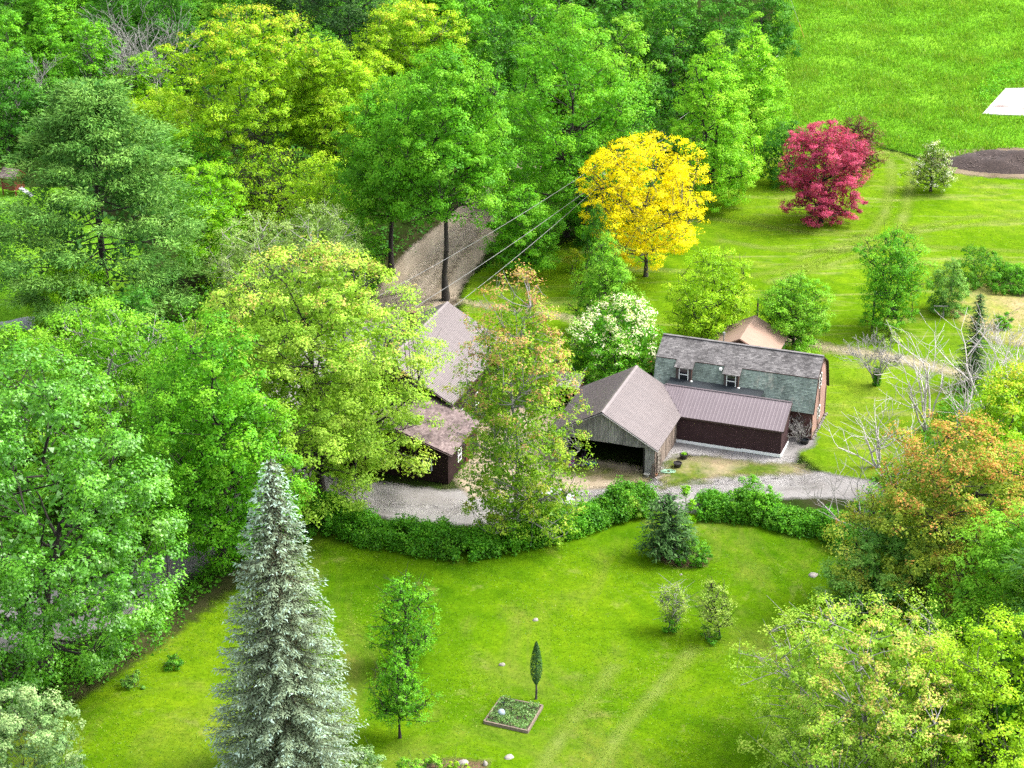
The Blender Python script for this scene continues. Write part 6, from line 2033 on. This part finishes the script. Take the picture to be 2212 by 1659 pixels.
# blue sled with white bits
t = thing('toy_sled', 'blue boat shaped plastic sled with white toys lying in it', 'sled', at(695, 850), math.radians(18))
bl = plain('blue_plastic', (0.02, 0.06, 0.42), (0.015, 0.04, 0.33), 2, 0.35, 0, 0.6, 0)
prof = [(0.25, 0.0), (0.36, 0.05), (0.42, 0.16), (0.46, 0.17), (0.46, 0.14), (0.40, 0.10)]
MB().lathe((0, 0, 0), [(0.3, 0), (0.4, 0.06), (0.45, 0.2), (0.49, 0.2), (0.49, 0.17), (0.47, 0.17)], 22, sx=1.15, sy=0.62).build('hull', bl, t)
MB().lathe((0, 0, 0.04), [(0.36, 0), (0.05, 0.01)], 18, sx=1.15, sy=0.62).build('floor', plain('teal_plastic', (0.02, 0.25, 0.32), None, 2, 0.4), t)
for i, (x, y) in enumerate(((-0.22, -0.02), (0.0, 0.08), (0.2, -0.05), (0.3, 0.06))):
    b = thing('toy_ball', ['white toy ball nearest the left end of the blue sled', 'white toy ball at the middle of the blue sled', 'white toy ball right of the middle in the blue sled', 'white toy ball at the right tip of the blue sled'][i], 'ball',
              at(695, 850) + np.array([x * math.cos(0.314) - y * math.sin(0.314), x * math.sin(0.314) + y * math.cos(0.314), 0.05]), 0, 'white toys in the blue sled')
    MB().lathe((0, 0, 0), [(0.07 * math.sin(a), 0.07 - 0.07 * math.cos(a)) for a in np.linspace(0.1, 3.04, 8)], 10).build('ball', M['white'], b, smooth=True)

# colourful toy box
t = thing('toy_box', 'pink and purple toy crate with coloured panels at the garage opening', 'toy box', at(230, 880), math.radians(8))
pk = plain('pink_plastic', (0.62, 0.06, 0.42), (0.5, 0.04, 0.36), 2, 0.4)
MB().box(-0.42, 0.42, -0.24, 0.24, 0.0, 0.06).box(-0.42, 0.42, -0.24, -0.20, 0.06, 0.30).box(-0.42, 0.42, 0.20, 0.24, 0.06, 0.42).box(-0.42, -0.38, -0.2, 0.2, 0.06, 0.30).box(0.38, 0.42, -0.2, 0.2, 0.06, 0.30).build('tray', pk, t)
for i, (c, x) in enumerate((((0.75, 0.6, 0.05), -0.3), ((0.7, 0.16, 0.1), -0.13), ((0.05, 0.12, 0.6), 0.06), ((0.65, 0.7, 0.8), 0.26))):
    MB().box(x - 0.08, x + 0.08, 0.0, 0.16, 0.06, 0.34).build('toy_block', plain('toy_colour', c, None, 2, 0.4), t)
MB().box(-0.34, 0.34, -0.262, -0.242, 0.08, 0.22).build('front_panel', plain('white_plastic', (0.75, 0.72, 0.76), None, 3, 0.4), t)

# child's bicycle
def bicycle(label, g, rot, col, s=1.0):
    t = thing('childs_bicycle', label, 'bicycle', g, rot)
    fm = plain('bike_frame', col, None, 3, 0.35)
    bk = plain('bike_black', (0.02, 0.02, 0.02), None, 3, 0.6)
    R_ = 0.25 * s
    for x in (-0.42 * s, 0.42 * s):
        pts = [(x + R_ * math.cos(a), 0, R_ + R_ * math.sin(a)) for a in np.linspace(0, 6.283, 19)]
        w = MB().tube(pts, 0.028, 6, False).build('wheel', bk, t)
        m = MB()
        for a in np.linspace(0, 3.1416, 6, endpoint=False):
            m.tube([(x - R_ * math.cos(a), 0, R_ - R_ * math.sin(a)), (x + R_ * math.cos(a), 0, R_ + R_ * math.sin(a))], 0.006, 4)
        m.build('spokes', M['galv'], w)
    a, b, c, d = (-0.42 * s, 0, R_), (0, 0, R_), (-0.12 * s, 0, 0.62 * s), (0.32 * s, 0, 0.62 * s)
    m = MB()
    for p, q in ((a, b), (a, c), (b, c), (b, d), (c, d), (d, (0.42 * s, 0, R_))): m.tube([p, q], 0.018, 6)
    m.build('frame', fm, t)
    MB().box(-0.24 * s, -0.02 * s, -0.06, 0.06, 0.66 * s, 0.71 * s).build('saddle', bk, t, bevel=0.015)
    MB().tube([d, (0.28 * s, 0, 0.8 * s)], 0.014, 6).tube([(0.22 * s, -0.24, 0.84 * s), (0.28 * s, 0, 0.8 * s), (0.22 * s, 0.24, 0.84 * s)], 0.014, 6).build('handlebar', M['galv'], t)
    MB().tube([(0, -0.12, R_ - 0.1), (0, 0.12, R_ + 0.1)], 0.012, 5).build('pedals', bk, t)


bicycle('dark purple bicycle standing just inside the garage opening', at(520, 870) + np.array([0, 0.9, 0]), math.radians(60), (0.10, 0.02, 0.14), 1.15)
bicycle('black childs bicycle behind the toy crate', at(420, 900), math.radians(15), (0.05, 0.04, 0.06), 0.85)

# pale sacks beside the left post
t = thing('sack_stack', 'stack of white and pinkish sacks left of the bicycles', 'sacks', at(240, 800) + np.array([0, 0.3, 0]), math.radians(-19.7))
for i, (x, y, z, c) in enumerate(((-0.05, 0, 0, (0.62, 0.55, 0.54)), (0.08, 0.03, 0.2, (0.66, 0.62, 0.6)), (0.0, 0.02, 0.4, (0.55, 0.56, 0.62)), (0.05, 0.05, 0.6, (0.66, 0.66, 0.68)), (0.02, 0.05, 0.8, (0.45, 0.48, 0.62)))):
    MB().lathe((x, y, z), [(0.22, 0), (0.29, 0.06), (0.3, 0.13), (0.24, 0.19), (0.05, 0.2)], 14, sx=1.0, sy=0.7).build('sack', plain('sack_cloth', c, None, 3, 0.8), t, smooth=True)
t = thing('plastic_bin', 'pale blue plastic bin outside the left garage post', 'bin', at(50, 800), math.radians(-19.7))
MB().hexa([(-0.25, -0.2, 0), (0.25, -0.2, 0), (0.25, 0.2, 0), (-0.25, 0.2, 0), (-0.32, -0.26, 0.5), (0.32, -0.26, 0.5), (0.32, 0.26, 0.5), (-0.32, 0.26, 0.5)]).build('body', plain('pale_blue_plastic', (0.42, 0.58, 0.66), None, 2, 0.5), t, bevel=0.02)
MB().box(-0.35, 0.35, -0.29, 0.29, 0.5, 0.56).build('lid', plain('dark_lid', (0.10, 0.09, 0.09), None, 2, 0.5), t, bevel=0.02)

# dark tub under the bare shrub
t = thing('black_tub', 'black round tub at the barn corner behind the bare shrub', 'tub', G(1738, 958))
MB().lathe((0, 0, 0), [(0.3, 0), (0.38, 0.35), (0.42, 0.35), (0.42, 0.4), (0.35, 0.4), (0.33, 0.1), (0.03, 0.08)], 18).build('tub', plain('black_rubber', (0.03, 0.03, 0.03), None, 3, 0.6), t)
MB().lathe((0, 0, 0.28), [(0.34, 0), (0.02, 0.01)], 14).build('water', M['glass'], t)


# ------------------------------------------------------------------ left edge: playhouse, deck rail, covered boat
def playhouse():
    g = G(30, 418)
    t = thing('playhouse', 'small red wooden playhouse on legs with brown shingled roof at the left edge', 'playhouse', g, math.radians(-25))
    rd = plain('red_paint', (0.32, 0.05, 0.035), (0.22, 0.035, 0.025), 3, 0.7)
    for x in (-0.9, 0.9):
        for y in (-0.8, 0.8):
            MB().beam((x, y, 0), (x, y, 2.4), 0.12, 0.12).build('leg', rd, t)
    MB().box(-1.0, 1.0, -0.9, 0.9, 0.7, 0.8).build('deck', rd, t)
    for s in (-1, 1):
        MB().box(-0.95, 0.95, s * 0.86 - 0.03, s * 0.86 + 0.03, 0.8, 1.5).build('side_panel', rd, t)
    MB().box(0.86, 0.92, -0.83, 0.83, 0.8, 2.2).build('end_wall', rd, t)
    for s in (-1, 1):
        A, B = np.array((-1.15 if s < 0 else 1.15, s * 1.15, 2.2)), np.array((-1.15 if s < 0 else 1.15, 0, 3.1))
        up = B - A; h = np.linalg.norm(up); up /= h
        al = np.array((1.0 if s < 0 else -1.0, 0, 0))
        MB().slab(A, A + al * 2.3, B + al * 2.3, B, 0.05).build('roof_deck', rd, t)
        m = MB(); shingles(m, A, al, up, 2.3, h, 0.2, 0.35, 350 + s)
        m.build('roof_shingles', M['sh_brown'], t, kind='stuff')
    for x in (-2.6, -2.3, -2.0, -1.7, -1.4):
        MB().beam((x, -0.9, 0.05), (x, -0.9, 1.0), 0.08, 0.04).build('rail_picket', rd, t)
    MB().beam((-2.7, -0.9, 0.95), (-1.0, -0.9, 1.2), 0.08, 0.08).build('hand_rail', rd, t)
    MB().slab((1.0, -0.35, 0.9), (2.7, -0.35, 0.12), (2.7, 0.35, 0.12), (1.0, 0.35, 0.9), 0.05).build('slide', M['galv'], t)


playhouse()
g = G(88, 672)
t = thing('deck_stair', 'weathered red stair rail seen through the pine at the left', 'stair rail', g, math.radians(30))
sm = plain('faded_red_wood', (0.26, 0.12, 0.09), (0.17, 0.08, 0.06), 3, 0.8)
MB().beam((0.0, 0, 0.9), (2.4, 0, 2.2), 0.08, 0.1).build('hand_rail', sm, t)
MB().beam((0.0, 0, 0.1), (2.4, 0, 1.3), 0.08, 0.1).build('lower_rail', sm, t)
MB().beam((2.4, 0, 0), (2.4, 0, 2.5), 0.16, 0.16).build('post', sm, t)
MB().beam((0.0, 0, 0), (0.0, 0, 1.0), 0.12, 0.12).build('post', sm, t)
for i in range(9):
    x = 0.25 + i * 0.24
    MB().beam((x, 0, 0.1 + x * 0.5), (x, 0, 0.9 + x * 0.54), 0.04, 0.04).build('baluster', sm, t)
t = thing('covered_boat', 'long object under a pale grey cover at the left edge', 'covered boat', G(10, 712), math.radians(15))
vs, fs = [], []
for i in range(9):
    f = i / 8
    w = 1.1 * math.sin(min(f * 1.25 + 0.12, 1) * math.pi / 2)
    for j in range(7):
        a = math.pi * j / 6
        vs.append((-3 + 6 * f, w * math.cos(a), 0.15 + (0.75 + 0.15 * math.sin(f * 9)) * math.sin(a)))
for i in range(8):
    for j in range(6): fs.append((i * 7 + j, (i + 1) * 7 + j, (i + 1) * 7 + j + 1, i * 7 + j + 1))
MB().add(vs, fs).build('cover', plain('pale_tarp', (0.55, 0.57, 0.58), (0.42, 0.44, 0.46), 1.5, 0.7), t, smooth=True)
MB().box(-2.8, 2.8, -0.9, 0.9, 0.0, 0.15).build('cradle', M['dark_in'], t)
